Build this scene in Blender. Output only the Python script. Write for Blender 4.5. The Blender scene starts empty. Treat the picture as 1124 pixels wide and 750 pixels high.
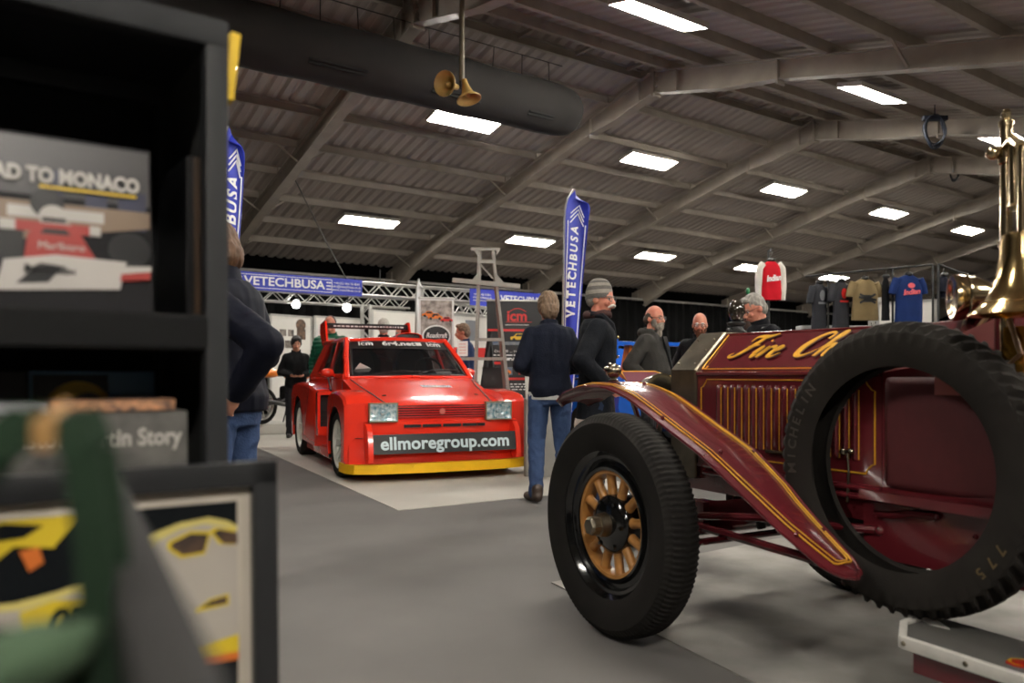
import bpy, bmesh, math, random
from mathutils import Vector, Matrix, noise
PI = math.pi
random.seed(7)
SC = bpy.context.scene
COL = SC.collection
F, HOR, CAMH = 874.0, 411.0, 1.05           # focal length in pixels of the 1124x750 frame, horizon row, camera height


def at(px, py, Y):
    """point of the place that lies Y metres in front of the camera"""
    return Vector(((px - 562) / F * Y, Y, CAMH + (HOR - py) / F * Y))


# ------------------------------------------------------------------ materials
def lin(c):
    c /= 255.0
    return c / 12.92 if c <= 0.04045 else ((c + 0.055) / 1.055) ** 2.4


def rgb(c):
    return (lin(c[0]), lin(c[1]), lin(c[2]), 1.0)


MATS = {}


def mat(name, c, rough=0.6, metal=0.0, coat=0.0, vary=0.12, scale=8.0, bump=0.0, bscale=60.0, c2=None, emit=0.0,
        trans=0.0, spec=0.5, sheen=0.0, stretch=None, alpha=1.0):
    if name in MATS:
        return MATS[name]
    m = bpy.data.materials.new(name)
    m.use_nodes = True
    nt = m.node_tree
    b = nt.nodes['Principled BSDF']
    b.inputs['Roughness'].default_value = rough
    b.inputs['Metallic'].default_value = metal
    b.inputs['Coat Weight'].default_value = coat
    b.inputs['Coat Roughness'].default_value = 0.06
    b.inputs['Specular IOR Level'].default_value = spec
    b.inputs['Sheen Weight'].default_value = sheen
    b.inputs['Transmission Weight'].default_value = trans
    b.inputs['Alpha'].default_value = alpha
    base = rgb(c)
    other = rgb(c2) if c2 else tuple(max(0, x * (1 - vary)) for x in base[:3]) + (1,)
    tc = nt.nodes.new('ShaderNodeTexCoord')
    vec = tc.outputs['Object']
    if stretch:
        mp = nt.nodes.new('ShaderNodeMapping')
        mp.inputs['Scale'].default_value = stretch
        nt.links.new(vec, mp.inputs['Vector'])
        vec = mp.outputs['Vector']
    nz = nt.nodes.new('ShaderNodeTexNoise')
    nz.inputs['Scale'].default_value = scale
    nz.inputs['Detail'].default_value = 5
    nt.links.new(vec, nz.inputs['Vector'])
    rp = nt.nodes.new('ShaderNodeValToRGB')
    rp.color_ramp.elements[0].position = 0.35
    rp.color_ramp.elements[1].position = 0.68
    rp.color_ramp.elements[0].color = other
    rp.color_ramp.elements[1].color = base
    nt.links.new(nz.outputs['Fac'], rp.inputs['Fac'])
    nt.links.new(rp.outputs['Color'], b.inputs['Base Color'])
    if bump:
        n2 = nt.nodes.new('ShaderNodeTexNoise')
        n2.inputs['Scale'].default_value = bscale
        n2.inputs['Detail'].default_value = 3
        nt.links.new(vec, n2.inputs['Vector'])
        bp = nt.nodes.new('ShaderNodeBump')
        bp.inputs['Strength'].default_value = bump
        bp.inputs['Distance'].default_value = 0.02
        nt.links.new(n2.outputs['Fac'], bp.inputs['Height'])
        nt.links.new(bp.outputs['Normal'], b.inputs['Normal'])
    if emit:
        b.inputs['Emission Color'].default_value = base
        b.inputs['Emission Strength'].default_value = emit
    MATS[name] = m
    return m


# ------------------------------------------------------------------ mesh builder
class MB:
    def __init__(s):
        s.bm = bmesh.new()
        s.mi = 0

    def _f(s, vs):
        try:
            f = s.bm.faces.new(vs)
            f.material_index = s.mi
            return f
        except ValueError:
            return None

    def raw(s, verts, faces, M=None):
        vs = [s.bm.verts.new((M @ Vector(v)) if M else Vector(v)) for v in verts]
        for f in faces:
            s._f([vs[i] for i in f])
        return s

    def box(s, c, size, rot=None, bev=0.0, M=None):
        t = bmesh.new()
        bmesh.ops.create_cube(t, size=1.0)
        bmesh.ops.scale(t, vec=Vector(size), verts=t.verts)
        if bev:
            bmesh.ops.bevel(t, geom=list(t.edges), offset=bev, segments=2, profile=0.6, affect='EDGES')
        T = Matrix.Translation(Vector(c))
        if rot is not None:
            R = rot if isinstance(rot, Matrix) else Matrix.Rotation(rot, 4, 'Z')
            T = T @ R
        if M:
            T = M @ T
        t.verts.ensure_lookup_table()
        t.verts.index_update()
        s.raw([v.co.copy() for v in t.verts], [[v.index for v in f.verts] for f in t.faces], T)
        t.free()
        return s

    def bar(s, p0, p1, w, h, up=(0, 0, 1), bev=0.0):
        p0, p1 = Vector(p0), Vector(p1)
        d = p1 - p0
        L = d.length
        z = d.normalized()
        u = Vector(up)
        x = u.cross(z)
        if x.length < 1e-5:
            x = Vector((1, 0, 0)).cross(z)
        x.normalize()
        y = z.cross(x)
        R = Matrix((x, y, z)).transposed().to_4x4()
        return s.box((p0 + p1) / 2, (w, h, L), rot=R, bev=bev)

    def loft(s, rings, caps=True, closed=True, M=None, loop=False):
        R = [[s.bm.verts.new((M @ Vector(p)) if M else Vector(p)) for p in r] for r in rings]
        n = len(R[0])
        pairs = list(zip(R[:-1], R[1:]))
        if loop:
            pairs.append((R[-1], R[0]))
        for a, b in pairs:
            for i in range(n if closed else n - 1):
                j = (i + 1) % n
                s._f([a[i], a[j], b[j], b[i]])
        if caps and closed and not loop:
            s._f(list(reversed(R[0])))
            s._f(R[-1])
        return s

    def tube(s, pts, r, seg=8, loop=False, caps=True, M=None):
        pts = [Vector(p) for p in pts]
        n = len(pts)
        rr = r if isinstance(r, (list, tuple)) else [r] * n
        rings = []
        x = None
        for i, p in enumerate(pts):
            if loop:
                t = pts[(i + 1) % n] - pts[i - 1]
            else:
                t = pts[min(i + 1, n - 1)] - pts[max(i - 1, 0)]
            t.normalize()
            if x is None:
                x = t.orthogonal().normalized()
            else:
                x = x - t * x.dot(t)
                if x.length < 1e-6:
                    x = t.orthogonal()
                x.normalize()
            y = t.cross(x)
            rings.append([p + (x * math.cos(2 * PI * k / seg) + y * math.sin(2 * PI * k / seg)) * rr[i] for k in range(seg)])
        return s.loft(rings, caps=caps, M=M, loop=loop)

    def lathe(s, prof, seg=24, M=None, a0=0.0, a1=2 * PI):
        full = abs(a1 - a0 - 2 * PI) < 1e-6
        rings = []
        for k in range(seg if full else seg + 1):
            a = a0 + (a1 - a0) * k / seg
            rings.append([(r * math.cos(a), r * math.sin(a), z) for r, z in prof])
        return s.loft(rings, caps=False, closed=False, M=M, loop=full)

    def prism(s, poly, d, M=None):
        """poly in the local xy plane, pushed along local z from d[0] to d[1]"""
        return s.loft([[(x, y, d[0]) for x, y in poly], [(x, y, d[1]) for x, y in poly]], M=M)

    def ball(s, c, r, seg=16, rings=10, M=None, rot=None):
        if not isinstance(r, (list, tuple)):
            r = (r, r, r)
        t = bmesh.new()
        bmesh.ops.create_uvsphere(t, u_segments=seg, v_segments=rings, radius=1.0)
        T = Matrix.Translation(Vector(c))
        if rot is not None:
            T = T @ rot
        T = T @ Matrix.Diagonal((r[0], r[1], r[2], 1))
        if M:
            T = M @ T
        t.verts.index_update()
        s.raw([v.co.copy() for v in t.verts], [[v.index for v in f.verts] for f in t.faces], T)
        t.free()
        return s

    def cap(s, p0, r0, p1, r1, n=8, sq=(1, 1)):
        """a tapered round limb with rounded ends"""
        p0, p1 = Vector(p0), Vector(p1)
        d = p1 - p0
        L = d.length
        z = d / L
        x = z.orthogonal().normalized()
        y = z.cross(x)
        rings = []
        for k in range(1, 5):
            a = PI / 2 * (1 - k / 4.0)
            rings.append((-math.sin(a) * r0, math.cos(a) * r0))
        for k in range(0, 4):
            a = PI / 2 * (k / 4.0)
            rings.append((L + math.sin(a) * r1, math.cos(a) * r1))
        seg = max(8, n)
        return s.loft([[p0 + z * h + (x * math.cos(2 * PI * i / seg) + y * math.sin(2 * PI * i / seg)) * q for i in range(seg)]
                       for h, q in rings])

    def sheet(s, nu, nv, fn, M=None, both=None):
        """grid surface fn(u, v) for u, v in 0..1; both = thickness for a closed slab"""
        P = [[Vector(fn(i / nu, j / nv)) for j in range(nv + 1)] for i in range(nu + 1)]
        def put(Q, flip):
            R = [[s.bm.verts.new((M @ p) if M else p) for p in row] for row in Q]
            for i in range(nu):
                for j in range(nv):
                    q = [R[i][j], R[i + 1][j], R[i + 1][j + 1], R[i][j + 1]]
                    s._f(q[::-1] if flip else q)
            return R
        A = put(P, False)
        if both:
            N = []
            for i in range(nu + 1):
                row = []
                for j in range(nv + 1):
                    du = P[min(i + 1, nu)][j] - P[max(i - 1, 0)][j]
                    dv = P[i][min(j + 1, nv)] - P[i][max(j - 1, 0)]
                    n = du.cross(dv)
                    n = n.normalized() if n.length > 1e-9 else Vector((0, 0, 1))
                    row.append(P[i][j] - n * both)
                N.append(row)
            B = put(N, True)
            for i in range(nu):
                s._f([A[i + 1][0], A[i][0], B[i][0], B[i + 1][0]])
                s._f([A[i][nv], A[i + 1][nv], B[i + 1][nv], B[i][nv]])
            for j in range(nv):
                s._f([A[0][j], A[0][j + 1], B[0][j + 1], B[0][j]])
                s._f([A[nu][j + 1], A[nu][j], B[nu][j], B[nu][j + 1]])
        return s

    def text(s, body, size, M, depth=0.001, bold=0.0, shear=0.0, align='CENTER', width=None, spacing=1.0):
        """flat letters in the local xy plane, facing +z"""
        cu = bpy.data.curves.new('lettering', 'FONT')
        cu.body = body
        cu.size = size
        cu.extrude = depth
        cu.offset = bold
        cu.shear = shear
        cu.align_x = align
        cu.align_y = 'CENTER'
        cu.space_character = spacing
        cu.resolution_u = 3
        o = bpy.data.objects.new('lettering', cu)
        COL.objects.link(o)
        dg = bpy.context.evaluated_depsgraph_get()
        me = bpy.data.meshes.new_from_object(o.evaluated_get(dg))
        if width:
            xs = [v.co.x for v in me.vertices]
            if xs:
                k = width / (max(xs) - min(xs))
                M = M @ Matrix.Diagonal((k, 1, 1, 1))
        s.raw([v.co.copy() for v in me.vertices], [list(p.vertices) for p in me.polygons], M)
        bpy.data.objects.remove(o)
        bpy.data.curves.remove(cu)
        bpy.data.meshes.remove(me)
        return s

    def remesh(s, voxel, smooth=2, amp=0.0, freq=6.0, seed=0.0, fold=(1, 1, 1)):
        """melt everything added so far into one closed surface"""
        me = bpy.data.meshes.new('tmp')
        bmesh.ops.recalc_face_normals(s.bm, faces=s.bm.faces)
        s.bm.to_mesh(me)
        o = bpy.data.objects.new('tmp', me)
        COL.objects.link(o)
        md = o.modifiers.new('r', 'REMESH')
        md.mode = 'VOXEL'
        md.voxel_size = voxel
        dg = bpy.context.evaluated_depsgraph_get()
        me2 = bpy.data.meshes.new_from_object(o.evaluated_get(dg))
        s.bm.free()
        s.bm = bmesh.new()
        s.bm.from_mesh(me2)
        for _ in range(smooth):
            bmesh.ops.smooth_vert(s.bm, verts=s.bm.verts, factor=0.5, use_axis_x=True, use_axis_y=True, use_axis_z=True)
        if amp:
            s.bm.normal_update()
            sv = Vector((seed, seed * 1.7, -seed))
            new = []
            for v in s.bm.verts:
                q = Vector((v.co.x * fold[0], v.co.y * fold[1], v.co.z * fold[2])) * freq + sv
                w = noise.noise(q) + 0.5 * noise.noise(q * 2.1)
                w = 1 - 2 * abs(w) if w > -2 else w
                new.append(v.co + v.normal * (amp * (w - 0.5)))
            for v, c in zip(s.bm.verts, new):
                v.co = c
        bpy.data.objects.remove(o)
        bpy.data.meshes.remove(me)
        bpy.data.meshes.remove(me2)
        return s

    def build(s, name, m, parent=None, smooth=38, recalc=True):
        if recalc:
            bmesh.ops.recalc_face_normals(s.bm, faces=s.bm.faces)
        me = bpy.data.meshes.new(name)
        s.bm.to_mesh(me)
        s.bm.free()
        for mm in (m if isinstance(m, (list, tuple)) else [m]):
            me.materials.append(mm)
        if smooth:
            me.polygons.foreach_set('use_smooth', [True] * len(me.polygons))
            me.set_sharp_from_angle(angle=math.radians(smooth))
        o = bpy.data.objects.new(name, me)
        COL.objects.link(o)
        if parent:
            o.parent = parent
        return o


def tag(o, label, cat, group=None):
    o['label'] = label
    o['category'] = cat
    if group:
        o['group'] = group
    return o


def thing(name, label, cat, loc=(0, 0, 0), rz=0.0, group=None):
    o = bpy.data.objects.new(name, None)
    o.empty_display_size = 0.1
    COL.objects.link(o)
    o.location = loc
    o.rotation_euler = (0, 0, rz)
    return tag(o, label, cat, group)


def struct(o):
    o['kind'] = 'structure'
    return o


def dup(root, loc, rz, label, group=None):
    r = root.copy()
    COL.objects.link(r)
    r.location = loc
    r.rotation_euler = (0, 0, rz)
    r['label'] = label
    if group:
        r['group'] = group
    for ch in list(root.children):
        c = ch.copy()
        COL.objects.link(c)
        c.parent = r
        for g in list(ch.children):
            d = g.copy()
            COL.objects.link(d)
            d.parent = c
    return r


def frame(o, x, y):
    """matrix from origin o, x axis and y axis (z = x cross y)"""
    x, y = Vector(x).normalized(), Vector(y).normalized()
    z = x.cross(y)
    M = Matrix((x, y, z)).transposed().to_4x4()
    M.translation = Vector(o)
    return M


# ------------------------------------------------------------------ camera, world
cd = bpy.data.cameras.new('camera')
cam = bpy.data.objects.new('camera', cd)
COL.objects.link(cam)
cam.location = (0, 0, CAMH)
cam.rotation_euler = (PI / 2, 0, 0)
cd.sensor_width = 36.0
cd.lens = F / 1124 * 36.0
cd.shift_y = 36.0 / 1124
cd.clip_start = 0.02
cd.dof.use_dof = True
cd.dof.focus_distance = 4.8
cd.dof.aperture_fstop = 2.5
SC.camera = cam
wd = bpy.data.worlds.new('world')
wd.use_nodes = True
wd.node_tree.nodes['Background'].inputs['Color'].default_value = (0.5, 0.5, 0.55, 1)
wd.node_tree.nodes['Background'].inputs['Strength'].default_value = 0.03
SC.world = wd
SC.view_settings.view_transform = 'Standard'
SC.view_settings.look = 'None'
SC.view_settings.gamma = 1
SC.view_settings.use_curve_mapping = False
SC.view_settings.exposure = 0.3
SC.cycles.use_denoising = True
SC.cycles.max_bounces = 6
SC.cycles.diffuse_bounces = 4
SC.cycles.glossy_bounces = 3
SC.cycles.transmission_bounces = 4
SC.cycles.transparent_max_bounces = 6
SC.cycles.sample_clamp_indirect = 4.0
SC.cycles.caustics_reflective = False
SC.cycles.caustics_refractive = False

# ------------------------------------------------------------------ the hall (u along the ridge, v towards the back wall)
HA = math.atan2(.5798, .8147)
HALL = Matrix.Rotation(HA, 4, 'Z')


def B(u, v, z=0.0):
    return HALL @ Vector((u, v, z))


def hall(o):
    o.rotation_euler = (0, 0, HA)
    return struct(o)


RV, RZ, SL = 10.5, 6.85, 0.241              # ridge position and height, roof slope


def roof_z(v):
    return RZ - SL * abs(v - RV)


steel = mat('painted_steel', (172, 162, 149), 0.55, vary=0.18, scale=3, bump=0.02)
sheetm = mat('roof_sheet', (186, 176, 168), 0.55, vary=0.16, scale=1.2, stretch=(1, .3, 1))
darkcloth = mat('black_drape', (8, 8, 8), 0.95, vary=0.3, scale=2, spec=.1)
carpet = mat('aisle_carpet', (104, 101, 98), 0.95, vary=0.14, scale=1.6, bump=0.25, bscale=420)
stand_grey = mat('stand_carpet', (186, 181, 172), 0.95, vary=0.14, scale=1.1, bump=0.25, bscale=420)
stand_mottled = mat('mottled_stand_carpet', (158, 154, 147), 0.95, c2=(104, 101, 97), scale=1.7, bump=0.25, bscale=420)  # blotched at random between two greys
U0, U1, V0, V1 = -9.0, 54.0, -6.0, 21.35

hall(MB().box(((U0 + U1) / 2, (V0 + V1) / 2, -0.1), (U1 - U0, V1 - V0, 0.2)).build('floor', carpet, smooth=0))
# corrugated roof: real ribs running down both slopes
m = MB()
for v_a, v_b in ((RV, V1 + .1), (RV, V0 - .1)):
    ra, rb = [], []
    u = U0
    while u < U1:
        for du, dz in ((0, 0), (.05, .045), (.085, .045), (.135, 0)):
            ra.append((u + du, v_a, RZ + dz))
            rb.append((u + du, v_b, roof_z(v_b) + dz))
        u += .25
    m.loft([ra, rb], caps=False, closed=False)
    m.loft([[(x, y, z + .1) for x, y, z in ra], [(x, y, z + .1) for x, y, z in rb]], caps=False, closed=False)
hall(m.build('ceiling', sheetm, smooth=0))
# back wall hung with black drapes, other walls plain dark
def drape(u0, u1, v, z1, n, out):
    pts_b, pts_t = [], []
    for i in range(n + 1):
        u = u0 + (u1 - u0) * i / n
        w = v + out * (.05 + .05 * math.sin(i * 1.25) + .02 * math.sin(i * .37))
        pts_b.append((u, w, 0))
        pts_t.append((u, w, z1))
    return pts_b, pts_t
m = MB()
pb, pt = drape(U0, U1, V1 - .42, 3.72, 760, -1)
m.loft([pb, pt], caps=False, closed=False)
m.box(((U0 + U1) / 2, V1 + .1, 2.15), (U1 - U0, .12, 4.3))
hall(m.build('wall_back', darkcloth))
hall(MB().box(((U0 + U1) / 2, V0 - .1, 2), (U1 - U0, .2, 4.0)).build('wall_front', mat('front_wall', (150, 147, 142), .85), smooth=0))
m = MB()
for nm, uu in (('wall_left', U0), ('wall_right', U1)):
    g = MB()
    g.loft([[(uu - .1, V0, -.1), (uu - .1, RV, -.1), (uu - .1, V1, -.1), (uu - .1, V1, roof_z(V1)), (uu - .1, RV, RZ), (uu - .1, V0, roof_z(V0))],
            [(uu + .1, V0, -.1), (uu + .1, RV, -.1), (uu + .1, V1, -.1), (uu + .1, V1, roof_z(V1)), (uu + .1, RV, RZ), (uu + .1, V0, roof_z(V0))]])
    hall(g.build(nm, mat('end_wall', (96, 92, 88), .85), smooth=0))
m.bm.free()
# pale rail along the top of the drapes
hall(MB().box(((U0 + U1) / 2, V1 - .42, 3.78), (U1 - U0, .07, .07)).build('trim_1', mat('pale_rail', (150, 146, 140), .5), smooth=0))
# portal frames: tapered I-beams with haunch, apex plates and columns
RAFT = [.75 + 5.0 * k for k in range(-1, 11)]
for u in RAFT:
    m = MB()
    for sgn, vend in ((1, V1 - .1), (-1, V0 + .1)):
        st = []
        run = abs(vend - RV)
        for t, dep in ((0, .42), (.1, .42), (.16, .33), (.7, .33), (.86, .42), (1, .72)):
            v = RV + sgn * run * t
            st.append((v, roof_z(v) - .17, dep))
        for fl in (0, 1):
            m.loft([[(u - .1, v, z - fl * (d - .02)), (u + .1, v, z - fl * (d - .02)), (u + .1, v, z - fl * (d - .02) - .02),
                     (u - .1, v, z - fl * (d - .02) - .02)] for v, z, d in st])
        m.loft([[(u - .035, v, z - .02), (u + .035, v, z - .02), (u + .035, v, z - d + .02), (u - .035, v, z - d + .02)] for v, z, d in st])
        v, z, d = st[2]
        for tt in (.035, .165):
            v = RV + sgn * run * tt
            zz = roof_z(v) - .17
            m.box((u, v, zz - .2), (.19, .03, .4))
        # bolts on the apex plate
        for q in range(4):
            m.box((u - .05, RV + sgn * .06, RZ - .28 - .09 * q), (.03, .06, .03))
        m.box((u, vend, (roof_z(vend) - .2) / 2), (.2, .3, roof_z(vend) - .2))
    m.box((u, RV, RZ - .4), (.2, .05, .5))
    hall(m.build('roof_beam', steel, smooth=0))
# purlins with cleats; two close to the ridge tied by struts
for sgn in (1, -1):
    for k in range(9 if sgn == 1 else 14):
        v = RV + sgn * (.34 if k == 0 else 1.23 + 1.185 * (k - 1))
        if v > V1 - .2 or v < V0 + .2:
            continue
        z = roof_z(v)
        m = MB()
        m.box(((U0 + U1) / 2, v, z - .085), (U1 - U0, .018, .17))
        m.box(((U0 + U1) / 2, v - sgn * .03, z - .165), (U1 - U0, .07, .015))
        m.box(((U0 + U1) / 2, v - sgn * .03, z - .01), (U1 - U0, .07, .015))
        for u in RAFT:
            m.box((u, v - sgn * .02, z - .1), (.16, .03, .16))
            if k in (4, 6, 8):
                for e in (-1, 1):
                    m.bar((u + e * .5, v, z - .16), (u + e * .05, v, z - .46), .035, .035)
        hall(m.build('roof_purlin', steel, smooth=0))
m = MB()
u = U0 + .6
while u < U1:
    m.box((u, RV, RZ - .13), (.05, .74, .06))
    u += 1.25
m.box(((U0 + U1) / 2, RV, RZ - .02), (U1 - U0, .1, .05))
hall(m.build('trim_2', steel, smooth=0))

# ------------------------------------------------------------------ ceiling lights
housing = mat('light_housing', (205, 200, 190), .45)
tubem = mat('lit_fluorescent_tube', (255, 250, 240), .3, emit=130.0, vary=0)
def light_proto(v):
    sgn = 1 if v > RV else -1
    z = roof_z(v) - .2
    L = thing('ceiling_light', '', 'light', (0, 0, 0), HA)
    tilt = Matrix.Rotation(-sgn * math.atan(SL), 4, 'X')
    m = MB()
    T = tilt
    m.box((0, 0, .055), (1.46, .46, .02), M=T)
    for e in (-1, 1):
        m.box((0, e * .23, .02), (1.46, .015, .075), M=T)
        m.box((e * .73, 0, .02), (.02, .46, .075), M=T)
    for k in range(7):
        m.box((0, -.225 + .075 * k, .03), (1.44, .006, .045), M=T)
    for e in (-1, 1):
        m.box((e * .5, 0, .1), (.03, .03, .1), M=T)
    m.build('housing', housing, L, smooth=0)
    t0 = None
    for k in range(6):
        c = T @ Vector((0, -.1875 + .075 * k, .012))
        if t0 is None:
            t0 = MB().tube([(-.7, 0, 0), (.7, 0, 0)], .016, seg=8).build('tube', tubem, L)
            t0.location = c
        else:
            q = t0.copy()
            COL.objects.link(q)
            q.parent = L
            q.location = c
    return L
ROWS = [('upper row of far slope', 13.15, [3.1, 8.23, 13.25, 18.3, 23.5, 28.5, 33.5]),
        ('lower row of far slope', 18.0, [8.5, 13.45, 18.4, 23.2, 28.2]),
        ('row on near slope', 7.65, [7.9, 13.15, 18.2, 23.2]),
        ('row above the book stall', 2.9, [-2.1, 2.9, 7.9, 12.9]),
        ('added unseen row behind the book stall', -1.9, [-4.6, -.4, 3.8, 8.4])]  # extra row out of view, added to light the rack and engine's near side
ORD = ['first', 'second', 'third', 'fourth', 'fifth', 'sixth', 'seventh']
for rn, v, us in ROWS:
    p = light_proto(v)
    for i, u in enumerate(us):
        loc = B(u, v, roof_z(v) - .24)
        lab = 'fluorescent ceiling light, %s from left, %s' % (ORD[i], rn)
        if i == 0:
            p.location = loc
            p['label'] = lab
            p['group'] = 'ceiling lights, ' + rn
        else:
            dup(p, loc, HA, lab)

# ------------------------------------------------------------------ duct, horn speakers, wires and cable coils
duct = thing('air_duct', 'fat dark fabric air duct hung below the roof ridge', 'duct', B(0, RV + .1, 5.54), HA)
m = MB()
prof = []
rings = []
R0 = .42
us = [-8.9 + .5 * i for i in range(36)]
for i, u in enumerate([x for x in us if x < 8.4] + [8.45, 8.6, 8.72, 8.8, 8.84]):
    k = 1.0 if u < 8.44 else {8.45: 1, 8.6: .97, 8.72: .9, 8.8: .78, 8.84: .55}[u]
    sag = .012 * math.sin(u * 4.1)
    rings.append([(u, (R0 + sag) * k * math.cos(2 * PI * j / 28), (R0 + sag) * k * math.sin(2 * PI * j / 28)) for j in range(28)])
m.loft(rings)
m.build('duct_tube', mat('duct_fabric', (34, 31, 29), .9, vary=.15, scale=3), duct)
for u in (0.6, 2.4, 4.4, 6.3, 7.9):
    m = MB()
    for a in (-2.5,):
        w = .85 if u != 7.9 else .5
        for q in range(2):
            aa = a + q * .13
            m.box((u - w / 2 + w / 2, math.cos(aa) * R0 * 1.0, math.sin(aa) * R0 * 1.0), (w, .03, .03))
    m.build('air_slot', mat('duct_slot', (12, 12, 11), .9), duct, smooth=0)
m = MB()
for k in range(30):
    u = -8.5 + k * .58
    if u < 8.7:
        m.tube([(u, 0, R0 - .02), (u + .03 * math.sin(k), 0, R0 + .36)], .008, seg=5)
m.tube([(-8.9, 0, R0 + .36), (8.6, 0, R0 + .36)], .008, seg=5)
m.build('hanging_rods', mat('dark_rod', (40, 38, 36), .6), duct)

brassy = mat('aged_cream_horn', (196, 160, 92), .45, vary=.25, scale=6)
hs = at(507, 95, 10.5)
spk = thing('horn_speaker', 'pair of cream horn speakers on a pole hanging from the roof beam', 'speaker', hs)
MB().tube([(0, 0, 0), (0, 0, 1.5)], .035, seg=10).build('pole', mat('grey_brown_pole', (120, 110, 90), .5), spk)
def horn(d, name):
    d = Vector(d).normalized()
    x = d.orthogonal().normalized()
    M = frame((0, 0, 0), x, d.cross(x))
    m = MB()
    m.lathe([(0, 0), (.035, 0), (.04, .06), (.05, .1), (.075, .18), (.12, .26), (.155, .29), (.165, .29), (.165, .275), (.12, .235)], 20, M=M)
    m.lathe([(0, .16), (.03, .17), (.035, .22), (.0, .26)], 12, M=M)
    o = m.build(name, brassy, spk)
    return o
horn((-.45, -.75, -.12), 'horn').location = (-.06, -.03, -.02)
horn((.25, -.15, -1), 'horn').location = (.03, -.02, 0.08)
MB().box((0, 0, .02), (.07, .07, .09)).build('bracket', mat('dark_rod', (0, 0, 0)), spk, smooth=0)

dk = mat('dark_cable', (24, 30, 44), .6)
def coil(name, c, r, n, lab, cat):
    m = MB()
    rnd = random.Random(3)
    for k in range(n):
        pts = []
        e = (rnd.uniform(.8, 1.1) * r, rnd.uniform(1.0, 1.5) * r)
        off = rnd.uniform(-.08, .08)
        for i in range(22):
            a = 2 * PI * i / 22
            pts.append((e[0] * math.cos(a) + off * .4, off + .02 * math.sin(3 * a), e[1] * math.sin(a) - e[1] * .85))
        m.tube(pts, .016, seg=6, loop=True)
    m.box((0, 0, 0), (r * 2.2, .1, .08))
    m.tube([(0, 0, 0), (0, 0, .25)], .01, seg=5)
    o = m.build(name, dk)
    o.location = c
    return tag(o, lab, cat)
coil('cable_coil', at(1026, 130, 14.6), .2, 8, 'coil of dark blue cable hung from a roof beam near the ridge', 'cable')
coil('cable_coil', at(1047, 186, 22.0), .12, 4, 'small knot of blue cable hanging under the further roof beam', 'cable')
wire = mat('thin_wire', (40, 38, 36), .6)
tag(MB().tube([B(5.75, 15.6, 4.95), at(356, 262, 15.5), at(380, 306, 15.2)], .012, seg=5).build('suspension_wire', wire),
    'thin dark wire running from the roof beam down to the blue banner', 'wire')
tag(MB().tube([at(417, 296, 16.6), at(417, 320, 16.6)], .01, seg=5).build('suspension_wire', wire),
    'short thin wire hanging down to the truss beside the blue banner', 'wire')

# ------------------------------------------------------------------ stand carpets on the aisle floor
def slab(name, pts, m, lab):
    b = MB()
    b.loft([[(x, y, 0.0) for x, y in pts], [(x, y, 0.006) for x, y in pts]])
    return tag(b.build(name, m, smooth=0), lab, 'carpet')
slab('stand_carpet', [(-.875, 6.12), (1.2, 7.45), (-2.2, 14.2), (-5.5, 14.9)], stand_grey, 'pale grey stand carpet under the red rally car')
# ====================================================================== maroon fire engine
maroon = mat('maroon_paint', (88, 26, 32), 0.23, coat=.6, vary=.12, scale=4)
maroon_sat = mat('maroon_leathercloth', (78, 31, 34), 0.55, vary=.12, scale=30, bump=.08, bscale=300)
gold = mat('gold_leaf', (222, 164, 40), 0.38, metal=.25, vary=.15, scale=40)
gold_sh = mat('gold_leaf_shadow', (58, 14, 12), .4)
nickel = mat('aged_nickel', (150, 140, 122), .22, metal=1.0, vary=.3, scale=14)
nickel_dull = mat('dull_nickel', (150, 141, 124), .36, metal=1.0, vary=.35, scale=9)
brass = mat('polished_brass', (228, 198, 140), .15, metal=1.0, vary=.12, scale=12)
brass_pale = mat('pale_polished_brass', (214, 194, 156), .15, metal=1.0, vary=.2, scale=10)
blackg = mat('black_enamel', (14, 14, 14), .14, coat=.5)
blackm = mat('black_iron', (24, 22, 21), .55)
rubber = mat('tyre_rubber', (30, 28, 26), .78, spec=.15, vary=.25, scale=9, bump=.05, bscale=160)
rubber_old = mat('weathered_tyre_rubber', (36, 33, 30), .8, spec=.15, vary=.3, scale=7, bump=.06, bscale=160)
oak = mat('varnished_spoke_wood', (176, 122, 62), .4, vary=.3, scale=16, stretch=(1, 1, .2), coat=.2)
alu = mat('worn_aluminium', (222, 218, 210), .4, metal=.25, vary=.15, scale=20)
rub_top = mat('grey_ribbed_rubber', (74, 72, 69), .8, vary=.1)

EO = Vector((1.10, 3.56, 0.006))
ER = -math.radians(62.0)
fe = thing('fire_engine', 'vintage maroon fire engine with gold pinstripes and wooden spoked wheels', 'fire engine', EO, ER)


def e(x, yv, z):            # yv = towards the near side
    return Vector((x, -yv, z))


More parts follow.
